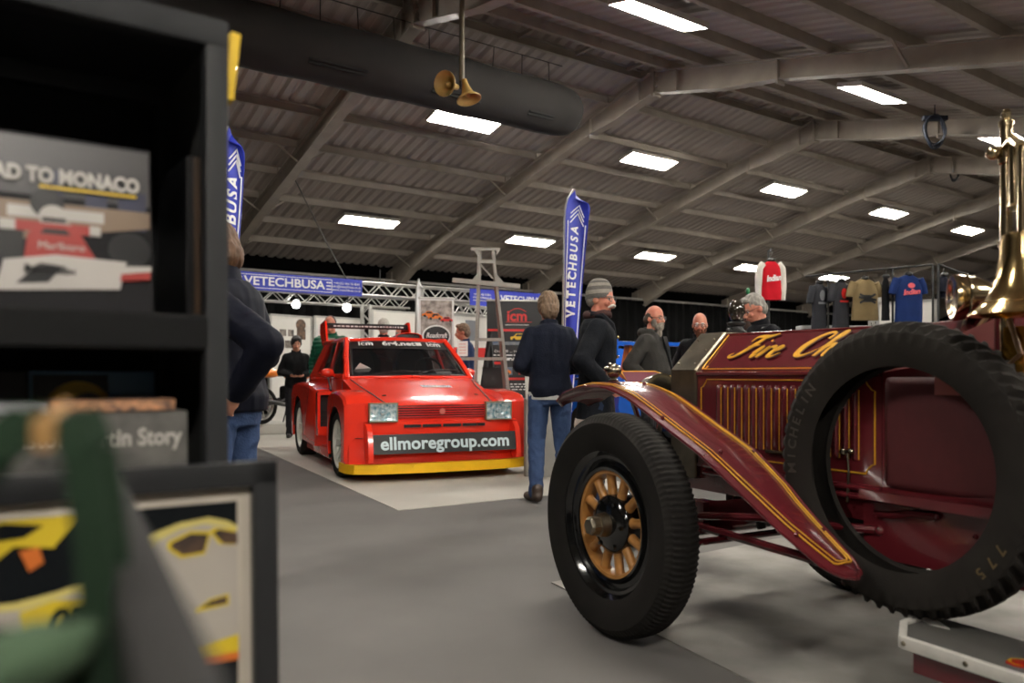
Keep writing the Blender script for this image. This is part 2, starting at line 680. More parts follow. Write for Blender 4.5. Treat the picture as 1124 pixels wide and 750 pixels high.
def tyre(m, R, w, bead, n, dep, skew=0.0, shoulder=.72, rib=2):
    """tyre about the local z axis with moulded tread bars"""
    prof = []
    h = w / 2
    prof = [(bead + .012, -h * .62, 0), (bead, -h * .74, 0), (bead + .02, -h * .86, 0), (bead + (R - bead) * .45, -h * 1.0, 0),
            (bead + (R - bead) * .74, -h * .97, 0), (R - .028, -h * .86, .4), (R - .012, -h * .74, 1), (R - .002, -h * .5, 1), (R, -h * .2, .6), (R, -h * .05, .15),
            (R, h * .05, .15), (R, h * .2, .6), (R - .002, h * .5, 1), (R - .012, h * .74, 1), (R - .028, h * .86, .4), (bead + (R - bead) * .74, h * .97, 0),
            (bead + (R - bead) * .45, h * 1.0, 0), (bead + .02, h * .86, 0), (bead, h * .74, 0), (bead + .012, h * .62, 0)]
    seg = n * 4
    rings = []
    for k in range(seg):
        ring = []
        for r, z, g in prof:
            a = 2 * PI * k / seg
            cut = 0
            if g:
                ph = (k % 4)
                a += skew * (abs(z) / h) * 2 * PI / n
                cut = dep * g if ph >= 2 else 0
            ring.append(((r - cut) * math.cos(a), (r - cut) * math.sin(a), z))
        rings.append(ring)
    m.loft(rings, caps=False, closed=False, loop=True)
    # inner lining so the casing has thickness
    m.lathe([(bead + .012, -h * .62), (bead + .03, -h * .76), (bead + (R - bead) * .6, -h * .82), (R - .035, -h * .5), (R - .03, 0), (R - .035, h * .5),
             (bead + (R - bead) * .6, h * .82), (bead + .03, h * .76), (bead + .012, h * .62)], 64)
    return m


def spoked_wheel(parent, pos, side, name='wheel', R=.445, w=.16):
    """side +1: outer face to the near side"""
    W = MB()
    W.lathe([(.262, .012), (.29, .05), (.305, .06), (.31, .05), (.30, .02), (.275, 0), (.30, -.02), (.31, -.05), (.305, -.06), (.27, -.05), (.25, -.02), (.25, .012), (.262, .012)], 56)
    W.lathe([(.212, .02), (.216, .036), (.228, .04), (.236, .022), (.252, .018), (.262, .03), (.275, .032), (.285, .02), (.295, .02), (.295, -.02), (.24, -.03), (.212, -.02), (.212, .02)], 64)
    root = W.build(name, blackg, parent)
    root.matrix_local = Matrix.Translation(pos) @ frame((0, 0, 0), (1, 0, 0), (0, 0, side))   # z axis -> -y * side
    t = tyre(MB(), R, w, .292, 120, .006, skew=.35)
    t.build('tyre', rubber, root, smooth=30)
    f = MB()
    f.lathe([(.199, -.028), (.218, -.03), (.218, .024), (.214, .03), (.202, .028), (.199, .02), (.199, -.028)], 56)
    f.build('felloe', oak, root)
    proto = None
    for k in range(12):
        a = 2 * PI * (k + .3) / 12
        if proto is None:
            s = MB()
            rings = []
            for d, ra, rb in ((.06, .022, .018), (.11, .023, .019), (.14, .019, .02), (.18, .018, .019), (.205, .026, .02)):
                rings.append([(d, ra * math.cos(q * PI / 6), rb * math.sin(q * PI / 6)) for q in range(12)])
            s.loft(rings)
            proto = s.build('spoke', oak, root)
            o = proto
        else:
            o = proto.copy()
            COL.objects.link(o)
            o.parent = root
        o.rotation_euler = (0, 0, a)
    h = MB()
    h.lathe([(0, .052), (.05, .05), (.09, .042), (.112, .03), (.118, .018), (.118, -.06), (0, -.06)], 40)
    for k in range(6):
        a = 2 * PI * k / 6
        h.lathe([(0, .012), (.008, .012), (.009, 0)], 6, M=Matrix.Translation((.095 * math.cos(a), .095 * math.sin(a), .036)))
    h.build('hub', blackg, root)
    n = MB()
    n.lathe([(0, .125), (.028, .124), (.036, .118), (.036, .09), (.044, .088), (.047, .07), (.05, .045), (.05, .0)], 30)
    n.lathe([(0, .132), (.03, .131), (.038, .122), (.040, .085)], 6)
    n.build('hub_cap', nickel_dull, root, smooth=25)
    return root


WT = .775
wl = spoked_wheel(fe, e(0, WT, .445), 1)
wr = spoked_wheel(fe, e(0, -.64, .445), -1)
for s in (1, -1):
    spoked_wheel(fe, e(2.75, s * WT, .445), s)

# ---------------------------------------------------------------- fenders
FP = [(-.56, .885), (-.54, .92), (-.45, .963), (-.30, .993), (-.13, .988), (.013, .951), (.143, .893), (.286, .827), (.446, .757), (.70, .597), (.90, .472), (.985, .418)]
def interp(tab, t):
    for (a, b), (c, d) in zip(tab[:-1], tab[1:]):
        if t <= c:
            k = (t - a) / (c - a)
            return b + (d - b) * k
    return tab[-1][1]
OUT = [(-.56, .68), (-.53, .725), (-.45, .735), (.446, .72), (.8, .695), (.93, .665), (.97, .63), (.985, .59)]
INN = [(-.56, .54), (-.53, .48), (-.45, .46), (.446, .455), (.62, .47), (.72, .495), (.93, .52), (.97, .55), (.985, .58)]
def fz(x):
    # smooth profile by local averaging of the polyline
    return (interp(FP, max(-.56, x - .04)) + 2 * interp(FP, x) + interp(FP, min(.985, x + .04))) / 4
def fpt(x, k, lift=0.0):
    yi, yo = interp(INN, x), interp(OUT, x)
    y = yi + (yo - yi) * k
    c = 1 - (2 * k - 1) ** 2
    dz = (fz(min(x + .01, .985)) - fz(max(x - .01, -.56))) / .02
    n = Vector((-dz, 0, 1)).normalized()
    p = Vector((x, y, fz(x) + .022 * c)) + n * lift
    return p
def fender(side):
    xs = [-.56, -.545, -.53, -.50, -.45, -.38, -.3, -.22, -.13, -.06, .01, .08, .15, .22, .29, .37, .446, .53, .62, .7, .78, .86, .92, .95, .97, .98, .985]
    def g(u, v):
        i = u * (len(xs) - 1)
        x = xs[int(round(i))]
        p = fpt(x, v)
        return e(p.x, side * p.y, p.z)
    m = MB()
    m.sheet(len(xs) - 1, 10, g, both=.006 * (1 if side < 0 else -1))
    for k in (0, 1):
        m.tube([e(fpt(x, k).x, side * fpt(x, k).y, fpt(x, k).z) for x in xs], .007, seg=6)
    f = m.build('fender', maroon, fe, smooth=50)
    st = MB()
    for off in (.030, .046):
        pts = []
        def edge(x, far):
            w = interp(OUT, x) - interp(INN, x)
            kk = off / max(w, .001)
            return fpt(x, 1 - kk if far else kk, .0045)
        run = [x for x in xs if -.5 <= x <= .93]
        for x in run:
            pts.append(edge(x, True))
        # rounded tail
        pe, ps = edge(.93, True), edge(.93, False)
        for q in range(1, 8):
            a = PI * q / 8
            y = (pe.y + ps.y) / 2 + (pe.y - ps.y) / 2 * math.cos(a)
            x = .93 + (.035 - off * .5) * math.sin(a)
            k = (y - interp(INN, x)) / max(.001, interp(OUT, x) - interp(INN, x))
            pts.append(fpt(x, k, .0045))
        for x in reversed(run):
            pts.append(edge(x, False))
        st.tube([e(p.x, side * p.y, p.z) for p in pts], .0030 if off < .04 else .0020, seg=5)
    st.build('pinstripe', gold, f)
    rv = MB()
    for x, k in ((-.12, .3), (.2, .9), (.46, .12), (.46, .72), (.82, .2), (.82, .85)):
        p = fpt(x, k, .003)
        rv.ball(e(p.x, side * p.y, p.z), .0085, 8, 5)
    rv.build('rivets', maroon, f)
    return f
fender(1)
fender(-1)
for side in (1, -1):
    for x0, x1, z1, y1 in ((-.22, -.42, .72, .30), (-.05, .05, .68, .30), (.12, .3, .62, .29), (.6, .55, .62, .29)):
        s = MB()
        p = fpt(x0, .35, -.012)
        s.tube([e(p.x, side * p.y, p.z), e((p.x + x1) / 2, side * .42, (p.z + z1) / 2 - .02), e(x1, side * y1, z1)], .013, seg=8)
        s.build('fender_stay', maroon, fe)
# chrome bullet lamp on the near fender
b = MB()
p = fpt(-.267, .5)
b.ball(e(p.x, p.y, 1.058), .034, 20, 14)
b.tube([e(p.x, p.y, p.z - .005), e(p.x, p.y, 1.03)], [.02, .010], seg=10)
b.lathe([(.0, .0), (.022, 0), (.024, .006), (.012, .01)], 16, M=Matrix.Translation(e(p.x, p.y, p.z - .002)))
b.ball(e(p.x - .03, p.y + .018, 1.068), .012, 10, 8)
b.ball(e(p.x + .0, p.y + .02, 1.088), .008, 8, 6)
b.build('bullet_lamp', nickel, fe)

# ---------------------------------------------------------------- radiator and bonnet
def hexa(x, hw, zb, zs, tw, zt):
    return [e(x, hw, zb), e(x, hw, zs), e(x, tw, zt), e(x, -tw, zt), e(x, -hw, zs), e(x, -hw, zb)]
r = MB()
r.loft([hexa(-.225, .308, .60, 1.058, .138, 1.222), hexa(-.215, .316, .59, 1.064, .142, 1.232), hexa(-.06, .316, .59, 1.064, .142, 1.232), hexa(-.05, .312, .6, 1.06, .14, 1.228)])
for y, z in ((.23, 1.145), (.29, 1.085), (.18, 1.195)):
    for x in (-.19, -.085):
        r.ball(e(x, y, z + .005), .006, 8, 6)
rad = r.build('radiator_shell', nickel_dull, fe, smooth=20)
g = MB()
g.loft([hexa(-.232, .27, .64, 1.03, .12, 1.17), hexa(-.222, .27, .64, 1.03, .12, 1.17)])
for k in range(26):
    g.box(e(-.236, -.25 + k * .02, .86), (.006, .004, .44))
g.build('radiator_core', blackm, rad, smooth=0)

b = MB()
b.loft([hexa(-.05, .305, .66, 1.05, .135, 1.222), hexa(.86, .305, .66, 1.05, .135, 1.215)])
for s in (1, -1):
    b.tube([e(-.05, s * .306, 1.047), e(.86, s * .306, 1.047)], .010, seg=8)
    b.tube([e(-.05, s * .137, 1.219), e(.86, s * .137, 1.212)], .006, seg=8)
bon = b.build('bonnet', maroon, fe, smooth=20)
pan = MB()
pan.tube([e(-.05, 0, 1.225), e(.86, 0, 1.218)], .008, seg=8)
pan.build('centre_hinge', maroon, bon)
# bonnet pinstripes
st = MB()
def rib(pts, r=.0029):
    st.tube(pts, r, seg=5)
ys = .3075
n = .035
for s in (1, -1):
    zt, zb, xa, xb = 1.022, .705, -.025, .835
    path = [(xa, zb + n), (xa, zt - n), (xa + .012, zt - n + .004), (xa + .03, zt - .012), (xa + n, zt), (xb - n, zt), (xb - .03, zt - .012), (xb - .012, zt - n + .004), (xb, zt - n),
            (xb, zb + n), (xb - .012, zb + n - .004), (xb - .03, zb + .012), (xb - n, zb), (xa + n, zb), (xa + .03, zb + .012), (xa + .012, zb + n - .004), (xa, zb + n)]
    rib([e(x, s * ys, z) for x, z in path])
    # sloping panel: left edge and lower edge
    def sl(x, k):
        return e(x, s * (.3065 + (.1365 - .3065) * k), 1.056 + (1.222 - 1.056) * k + .0025)
    rib([sl(-.032, .96), sl(-.032, .1), sl(-.028, .05), sl(-.01, .07), sl(-.004, .12), sl(-.014, .12)])
    rib([sl(-.028, .05), sl(.84, .05), sl(.84, .95)])
st.build('pinstripe', gold, bon)

# louvres, each with its gold line
lv = None
for s in (1, -1):
    for k in range(18):
        x = .082 + .0397 * k
        if lv is None:
            m = MB()
            ring = []
            for z, q in ((.745, .2), (.755, .8), (.78, 1), (.95, 1), (.985, .9), (.998, .5), (1.002, .1)):
                ring.append([(-.012, 0, z), (-.008, -.010 * q, z), (.004, -.014 * q, z), (.011, -.006 * q, z), (.012, 0, z)])
            m.loft(ring)
            m.mi = 1
            m.tube([(.0135, -.0015, .75), (.0135, -.0015, .99)], .0024, seg=5)
            lv = m.build('louver', [maroon, gold], bon)
            o = lv
        else:
            o = lv.copy()
            COL.objects.link(o)
            o.parent = bon
        o.location = e(x, s * .304, 0)
        if s < 0:
            o.rotation_euler = (0, 0, PI)

# script lettering on the sloping panel
def catmull(pts, n=7):
    out = []
    P = [pts[0]] + list(pts) + [pts[-1]]
    for i in range(1, len(P) - 2):
        p0, p1, p2, p3 = [Vector(q) for q in P[i - 1:i + 3]]
        for k in range(n):
            t = k / n
            out.append(.5 * ((2 * p1) + (p2 - p0) * t + (2 * p0 - 5 * p1 + 4 * p2 - p3) * t * t + (3 * p1 - p0 - 3 * p2 + p3) * t ** 3))
    out.append(Vector(pts[-1]))
    return out
# strokes: (x, y, half width) in units of the letter x-height, before the slant
STK = [
    # F
    [(.15, .45, .03), (-.05, .3, .06), (.1, .1, .09), (.45, .15, .10), (.8, .7, .15), (1.1, 1.4, .17), (1.3, 1.95, .10)],
    [(.45, 1.55, .03), (.55, 1.95, .08), (1.0, 2.0, .12), (1.5, 1.95, .13), (2.05, 2.2, .03)],
    [(.7, 1.05, .04), (1.1, 1.15, .08), (1.5, 1.2, .04)],
    # i
    [(1.65, .45, .02), (1.95, 1.0, .13), (1.9, .45, .15), (1.95, .08, .10), (2.2, .3, .03)],
    [(2.08, 1.5, .07), (2.16, 1.58, .07)],
    # r
    [(2.25, .3, .03), (2.5, .95, .12), (2.45, .4, .15), (2.4, .02, .08)],
    [(2.45, .55, .03), (2.7, .95, .08), (2.95, .95, .12), (2.95, .8, .05)],
    # e
    [(3.1, .5, .03), (3.45, .65, .08), (3.6, .9, .08), (3.4, 1.0, .08), (3.2, .6, .15), (3.25, .15, .13), (3.55, .08, .07), (3.9, .4, .02)],
    # C
    [(6.25, 1.5, .10), (6.35, 1.85, .07), (6.05, 2.05, .08), (5.55, 1.75, .12), (5.2, 1.0, .19), (5.25, .3, .17), (5.6, .05, .10), (6.0, .2, .06), (6.35, .6, .02)],
    # h
    [(6.4, .6, .02), (6.95, 1.5, .06), (7.05, 2.0, .08), (6.85, 2.0, .10), (6.75, 1.2, .15), (6.65, .02, .10)],
    [(6.7, .5, .03), (6.95, .9, .08), (7.2, .95, .12), (7.2, .5, .15), (7.25, .08, .10), (7.5, .3, .03)],
    # i e f
    [(7.5, .4, .02), (7.8, 1.0, .13), (7.75, .45, .15), (7.8, .08, .10), (8.1, .4, .03)],
    [(7.95, 1.5, .07), (8.03, 1.58, .07)],
    [(8.1, .5, .03), (8.45, .65, .08), (8.6, .9, .08), (8.4, 1.0, .08), (8.2, .6, .15), (8.25, .15, .13), (8.55, .08, .07), (8.9, .4, .02)],
    [(8.9, .4, .02), (9.4, 1.4, .06), (9.5, 1.95, .08), (9.3, 1.95, .1), (9.2, 1.0, .15), (9.05, -.4, .12), (9.0, -.6, .05)],
    [(9.0, .9, .04), (9.5, 1.0, .05)],
]
def script(m, dx, dy, lift, grow):
    K = .0685
    for stt in STK:
        P = catmull(stt, 6)
        L, R = [], []
        for i, p in enumerate(P):
            a, c = P[max(0, i - 1)], P[min(len(P) - 1, i + 1)]
            t = Vector((c.x - a.x, c.y - a.y))
            t = t.normalized() if t.length > 1e-6 else Vector((1, 0))
            nn = Vector((-t.y, t.x))
            # heavier on the down strokes
            w = p.z * 1.15 + grow
            L.append((p.x + nn.x * w, p.y + nn.y * w))
            R.append((p.x - nn.x * w, p.y - nn.y * w))
        def pos(q):
            x, y = q
            x = x + .42 * y
            return (.070 + (x + dx) * K, (y + dy) * K * .92)
        def pt3(q, l):
            x, y = pos(q)
            k = .34 + y / .237
            nrm = Vector((0, -.165, .17)).normalized()
            return e(x, .3065 - .17 * k, 1.053 + .168 * k) + nrm * l
        m.loft([[pt3(a, lift), pt3(b2, lift), pt3(b2, lift - .0012), pt3(a, lift - .0012)] for a, b2 in zip(L, R)])
    return m
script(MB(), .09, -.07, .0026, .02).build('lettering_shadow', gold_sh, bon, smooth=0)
script(MB(), 0, 0, .0042, 0).build('lettering', gold, bon, smooth=0)

# bonnet latches
for x in (.20, .735):
    m = MB()
    m.tube([e(x, .312, .70), e(x, .318, .60)], .006, seg=8)
    m.lathe([(.0, .012), (.010, .01), (.013, 0), (.010, -.01), (0, -.012)], 14, M=Matrix.Translation(e(x - .016, .322, .775)))
    m.ball(e(x + .016, .324, .778), (.015, .012, .011), 12, 8)
    m.tube([e(x - .02, .322, .775), e(x + .02, .322, .775)], .006, seg=8)
    m.tube([e(x, .32, .775), e(x, .312, .70)], .004, seg=6)
    m.build('bonnet_latch', nickel, bon)
m = MB()
m.tube([e(.36, .318, .745), e(.47, .318, .745)], .008, seg=8)
for x in (.37, .46):
    m.tube([e(x, .305, .745), e(x, .318, .745)], .006, seg=6)
m.build('bonnet_handle', nickel, bon)

# lamp on the radiator cap
lm = MB()
lm.lathe([(0, 0), (.045, 0), (.047, .012), (.032, .02), (.028, .034), (.04, .04), (.043, .052), (.02, .058), (.0, .058)], 24, M=Matrix.Translation(e(-.135, 0, 1.23)))
lm.ball(e(-.135, .047, 1.245), .012, 10, 8)
lp = lm.build('radiator_cap', blackm, fe)
lg = MB()
lg.lathe([(.012, 0), (.026, .008), (.037, .035), (.036, .065), (.026, .09), (.01, .1), (0, .101)], 24, M=Matrix.Translation(e(-.135, 0, 1.288)))
for k in range(8):
    a = 2 * PI * k / 8
    lg.tube([e(-.135 + .037 * q * math.cos(a), .037 * q * math.sin(a), 1.288 + h) for q, h in ((.4, 0), (1, .035), (1, .065), (.7, .09), (.1, .103))], .0018, seg=4)
lg.build('dome_glass', mat('smoked_glass', (60, 54, 46), .08, metal=.4, coat=.6), lp)

# ---------------------------------------------------------------- scuttle, body, seat
def section(x, hw, zb, zs, tw, zt):
    return [e(x, hw, zb), e(x, hw, zs), e(x, tw, zt), e(x, tw * .5, zt + .012), e(x, -tw * .5, zt + .012), e(x, -tw, zt), e(x, -hw, zs), e(x, -hw, zb)]
m = MB()
m.loft([section(.862, .305, .66, 1.05, .136, 1.212), section(1.0, .305, .66, 1.07, .17, 1.215), section(1.13, .31, .66, 1.085, .225, 1.222), section(1.262, .315, .66, 1.10, .27, 1.238), section(1.28, .317, .66, 1.10, .272, 1.24)])
sc = m.build('scuttle', maroon, fe, smooth=25)
m = MB()
m.box(e(1.36, .272, .852), (.98, .09, .375), bev=.028)
m.build('door_panel', maroon_sat, fe, smooth=60)
m = MB()
m.box(e(1.36, -.272, .852), (.98, .09, .375), bev=.028)
m.build('door_panel', maroon_sat, fe, smooth=60)
m = MB()
m.box(e(1.9, 0, .80), (.62, .76, .26), bev=.04)
m.box(e(2.2, 0, 1.05), (.16, .78, .5), bev=.05)
m.build('seat', mat('dark_leather', (48, 20, 18), .5, bump=.1, bscale=80), fe)
m = MB()
m.box(e(1.32, 0, .645), (1.0, .74, .03))
m.box(e(2.75, 0, .80), (1.1, .9, .34), bev=.03)
m.build('rear_body', maroon, fe, smooth=30)

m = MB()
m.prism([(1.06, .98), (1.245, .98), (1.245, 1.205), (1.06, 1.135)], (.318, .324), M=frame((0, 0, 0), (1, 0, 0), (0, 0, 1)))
m.build('scuttle_side', mat('sheen_pink_maroon', (176, 104, 100), .35, coat=.3, vary=.08), fe, smooth=0)  # reflected overhead light put into the panel's pinkish colour
# ---------------------------------------------------------------- chassis
m = MB()
for s in (1, -1):
    m.box(e(1.25, s * .26, .595), (3.9, .06, .11), bev=.008)
    m.box(e(1.25, s * .285, .653), (3.7, .05, .014))
    m.tube([e(-.72, s * .26, .58), e(-.85, s * .26, .53), e(-.88, s * .26, .47)], .03, seg=8)
for x in (-.62, .9, 2.2):
    m.box(e(x, 0, .595), (.08, .52, .09))
m.tube([e(.0, .31, .655), e(.86, .31, .655)], .012, seg=8)
m.tube([e(.0, .312, .625), e(1.0, .312, .625)], .011, seg=8)
m.build('chassis_rails', maroon, fe, smooth=30)
for s in (1, -1):
    m = MB()
    for k in range(6):
        L = .56 - .075 * k
        pts = [e(-.1 + L * q, s * .30, .405 + .017 * (5 - k) - .018 + .13 * (L / .56) ** 2 * q * q) for q in [i / 7 for i in range(-7, 8)]]
        for a, c in zip(pts[:-1], pts[1:]):
            m.bar(a, c, .055, .013, up=(0, 1, 0))
    m.box(e(-.02, s * .30, .435), (.09, .075, .13))
    m.tube([e(.44, s * .27, .55), e(.44, s * .33, .55)], .022, seg=10)
    m.build('leaf_spring', maroon, fe, smooth=0)
m = MB()
m.tube([e(0, .60, .445), e(0, .54, .43), e(0, .45, .385), e(0, -.45, .385), e(0, -.54, .43), e(0, -.60, .445)], .03, seg=10)
for s in (1, -1):
    m.tube([e(0, s * .57, .36), e(0, s * .57, .53)], .026, seg=10)
    m.tube([e(0, s * .57, .37), e(.16, s * .53, .37)], .018, seg=8)
m.tube([e(.16, .53, .37), e(.16, -.53, .37)], .015, seg=8)
m.build('front_axle', maroon, fe)
m = MB()
m.tube([e(.02, .50, .46), e(.4, .40, .50), e(.85, .30, .52)], .015, seg=8)
m.tube([e(.0, .36, .40), e(.55, .36, .385), (e(.9, .36, .37))], .018, seg=8)
m.ball(e(.85, .30, .52), .02, 10, 8)
m.build('steering_rod', maroon, fe)
m = MB()
m.box(e(.4, 0, .52), (.85, .36, .2), bev=.03)
m.lathe([(0, -.3), (.10, -.3), (.12, -.22), (.12, .2), (.1, .3), (0, .3)], 20, M=frame(e(1.1, .05, .5), (0, 0, 1), (0, 1, 0)))
for k in range(5):
    m.tube([e(.08 + .12 * k, .17, .62), e(.12 + .12 * k, .25, .50), e(.14 + .12 * k, .24, .42)], .018, seg=8)
m.build('engine_sump', mat('oily_iron', (44, 40, 37), .45, metal=.5, vary=.4, scale=20), fe, smooth=35)
m = MB()
m.tube([e(.84, .312, .575), e(.9, .314, .58), e(.98, .316, .598), e(1.06, .316, .602)], [.010, .013, .013, .014], seg=8)
m.ball(e(1.06, .316, .602), .012, 10, 8)
m.build('side_lever', maroon, fe)
m = MB()
m.box(e(1.24, .30, .54), (.9, .012, .2))
m.box(e(1.24, .29, .44), (.9, .03, .02))
for x, z in ((1.18, .56), (1.3, .53)):
    m.ball(e(x, .308, z), .008, 8, 6)
m.tube([e(1.3, .314, .60), e(1.29, .318, .54), e(1.31, .314, .49)], .010, seg=8)
m.build('side_valance', maroon, fe, smooth=30)
# far headlamp behind the near fender
m = MB()
H = frame(e(-.45, .20, .985), (0, 1, 0), (0, 0, 1))
for s in (.2, -.2):
    Hh = frame(e(-.45, s, .945), (0, 1, 0), (0, 0, 1))
    hm = MB()
    hm.lathe([(0, .11), (.04, .105), (.075, .08), (.092, .04), (.097, 0), (.1, -.01), (.1, -.025), (.09, -.03), (.04, -.04), (0, -.042)], 28, M=frame(e(-.45, s, .95), (0, -1, 0), (0, 0, 1)))
    hm.tube([e(-.43, s, .86), e(-.40, s * 1.3, .62)], .014, seg=8)
    hm.build('headlamp', nickel, fe)
m.bm.free()

# ---------------------------------------------------------------- running board
m = MB()
bo = [(1.085, .31), (1.05, .33), (1.06, .47), (1.15, .60), (2.35, .60), (2.35, .31), (1.09, .31)]
m.prism([(x, -y) for x, y in bo], (.272, .29))
rb = m.build('running_board', rub_top, fe, smooth=0)
m = MB()
edge = [(1.09, .325), (1.05, .33), (1.06, .47), (1.15, .60), (2.35, .60)]
for (xa, ya), (xb, yb) in zip(edge[:-1], edge[1:]):
    m.bar(e(xa, ya, .283), e(xb, yb, .283), .022, .034, bev=.003)
    d = (Vector((xb, yb)) - Vector((xa, ya)))
    nn = Vector((-d.y, d.x)).normalized() if False else None
m.build('board_edging', alu, rb, smooth=20)
m = MB()
for x in (1.16, 1.34, 1.52, 1.7):
    m.lathe([(0, .004), (.006, .003), (.008, 0)], 10, M=frame(e(x, .611, .283), (1, 0, 0), (0, 0, 1)))
m.build('edging_screws', nickel_dull, rb)
m = MB()
m.box(e(1.76, .575, .235), (1.18, .012, .07))
m.box(e(1.76, .45, .255), (1.18, .24, .03))
for x in (2.1,):
    m.bar(e(x, .26, .56), e(x, .42, .265), .04, .02)
m.build('board_fascia', maroon, rb, smooth=0)
m = MB()
m.lathe([(0, .004), (.03, .003), (.036, 0)], 24, M=Matrix.Translation(e(1.42, .50, .29)))
m.mi = 1
m.lathe([(.024, .0045), (.027, .0052), (.030, .0045)], 24, M=Matrix.Translation(e(1.42, .50, .29)))
m.build('board_badge', [mat('red_badge', (150, 24, 20), .3), gold], rb)
# two floor brackets / bright scuff plate where the spare stands
m = MB()
m.prism([(1.075, -.345), (1.16, -.40), (1.10, -.41), (1.05, -.385)], (.29, .293))
m.build('scuff_plate', alu, rb, smooth=0)

# ---------------------------------------------------------------- brass: bell, post, searchlight
m = MB()
m.tube([e(1.268, .305, .95), e(1.268, .305, 1.765)], .0165, seg=14)
for z in (1.0, 1.24, 1.42, 1.66):
    m.lathe([(.0165, -.012), (.022, -.008), (.022, .008), (.0165, .012)], 16, M=Matrix.Translation(e(1.268, .305, z)))
m.lathe([(.0, .05), (.008, .048), (.014, .036), (.01, .022), (.02, .014), (.02, 0), (.0165, 0)], 16, M=Matrix.Translation(e(1.268, .305, 1.76)))
m.ball(e(1.243, .325, 1.685), .02, 14, 10)
m.tube([e(1.268, .305, 1.70), e(1.32, .36, 1.70), e(1.375, .416, 1.66)], .016, seg=12)
post = m.build('bell_post', brass_pale, fe)
m = MB()
m.tube([e(1.31, .34, 1.69), e(1.31, .34, 1.52)], .014, seg=12)
m.lathe([(.0, 0), (.016, 0), (.019, .012), (.014, .02)], 14, M=Matrix.Translation(e(1.31, .34, 1.505)))
m.tube([e(1.375, .416, 1.66), e(1.375, .416, 1.42)], .012, seg=10)
m.build('bell_hanger', brass_pale, post)
m = MB()
Z0 = 1.205
m.lathe([(0, .222), (.035, .222), (.05, .215), (.052, .20), (.054, .16), (.06, .12), (.072, .075), (.092, .036), (.118, .012), (.130, .004), (.132, 0),
         (.126, -.001), (.112, .008), (.085, .035), (.066, .07), (.052, .12), (.045, .19), (0, .205)], 48, M=Matrix.Translation(e(1.375, .416, Z0)))
m.lathe([(.094, .037), (.0975, .034), (.0955, .030)], 48, M=Matrix.Translation(e(1.375, .416, Z0)))
bell = m.build('bell', brass, fe)
m = MB()
m.tube([e(1.375, .416, Z0 + .20), e(1.378, .42, Z0 + .04)], .006, seg=8)
m.ball(e(1.378, .42, Z0 + .03), .02, 12, 8)
m.build('clapper', blackm, bell)
S = frame(e(1.07, .235, 1.275), (0, 1, 0), (.0, 0, 1))           # z axis to the rear (x)
m = MB()
sd_ = Vector((.676, .739, 0))
SM = frame(e(1.085, .255, 1.283), (0, 0, 1), sd_.cross(Vector((0, 0, 1))))
m.lathe([(.0, -.004), (.05, -.006), (.062, -.012), (.071, -.012), (.073, 0), (.071, .012), (.069, .03), (.062, .06), (.048, .09), (.032, .11), (.018, .12), (.015, .135), (0, .138)], 36, M=SM)
m.lathe([(.071, .022), (.0745, .026), (.071, .03)], 36, M=SM)
m.tube([e(1.13, .205, 1.22), e(1.13, .205, 1.2)], .012, seg=10)
m.tube([e(1.13, .205, 1.21), e(1.13, .205, 1.26)], .016, seg=10)
m.build('searchlight', brass_pale, fe)
m = MB()
m.tube([e(1.17, .235, 1.27), e(1.22, .27, 1.25), e(1.18, .30, 1.18), e(1.2, .335, 1.11), e(1.3, .37, 1.06), e(1.35, .38, 1.10), e(1.30, .345, 1.2)], .007, seg=8)
m.build('lamp_cable', mat('copper_cable', (150, 120, 92), .4, metal=.6), fe)
m = MB()
m.box(e(1.31, .33, 1.0), (.06, .03, .36), bev=.006)
m.build('brass_bracket', mat('yellow_brass', (190, 140, 60), .25, metal=.9), fe)

# ---------------------------------------------------------------- spare tyre standing on the running board
sp = thing('spare_tyre', 'bare black spare tyre standing upright on the running board', 'tyre', EO + Matrix.Rotation(ER, 3, 'Z') @ e(1.0, .39, .293), ER)
TM = frame((0, 0, .458), (1, 0, 0), (0, 0, 1))
t = tyre(MB(), .458, .13, .318, 60, .02, skew=1.1)
for v in t.bm.verts:
    v.co = TM @ v.co
t.build('casing', rubber_old, sp, smooth=30)
def arc_text(txt, r, a0, da, size, m, lift):
    for i, ch in enumerate(txt):
        a = a0 + da * i
        c = Vector((r * math.cos(a), r * math.sin(a), lift))
        ty = Vector((math.cos(a), math.sin(a), 0))
        tx = Vector((math.sin(a), -math.cos(a), 0))
        m.text(ch, size, TM @ frame(c, tx, ty), depth=.0012, bold=.0006)
m = MB()
# letters read clockwise from the left of the tyre
arc_text('MICHELIN', .387, PI * 1.03, -.108, .05, m, .0647)
m.build('sidewall_lettering', mat('raised_rubber', (58, 54, 48), .6), sp, smooth=0)
m = MB()
arc_text('775', .385, -PI * .16, -.12, .042, m, .0645)
m.build('size_marking', mat('faded_gold_paint', (92, 76, 44), .6), sp, smooth=0)

slab('stand_carpet', [(.197, 4.0), (2.6, 5.72), (5.1, .9), (2.6, -1.0)], stand_mottled, 'mottled grey stand carpet under the maroon fire engine')
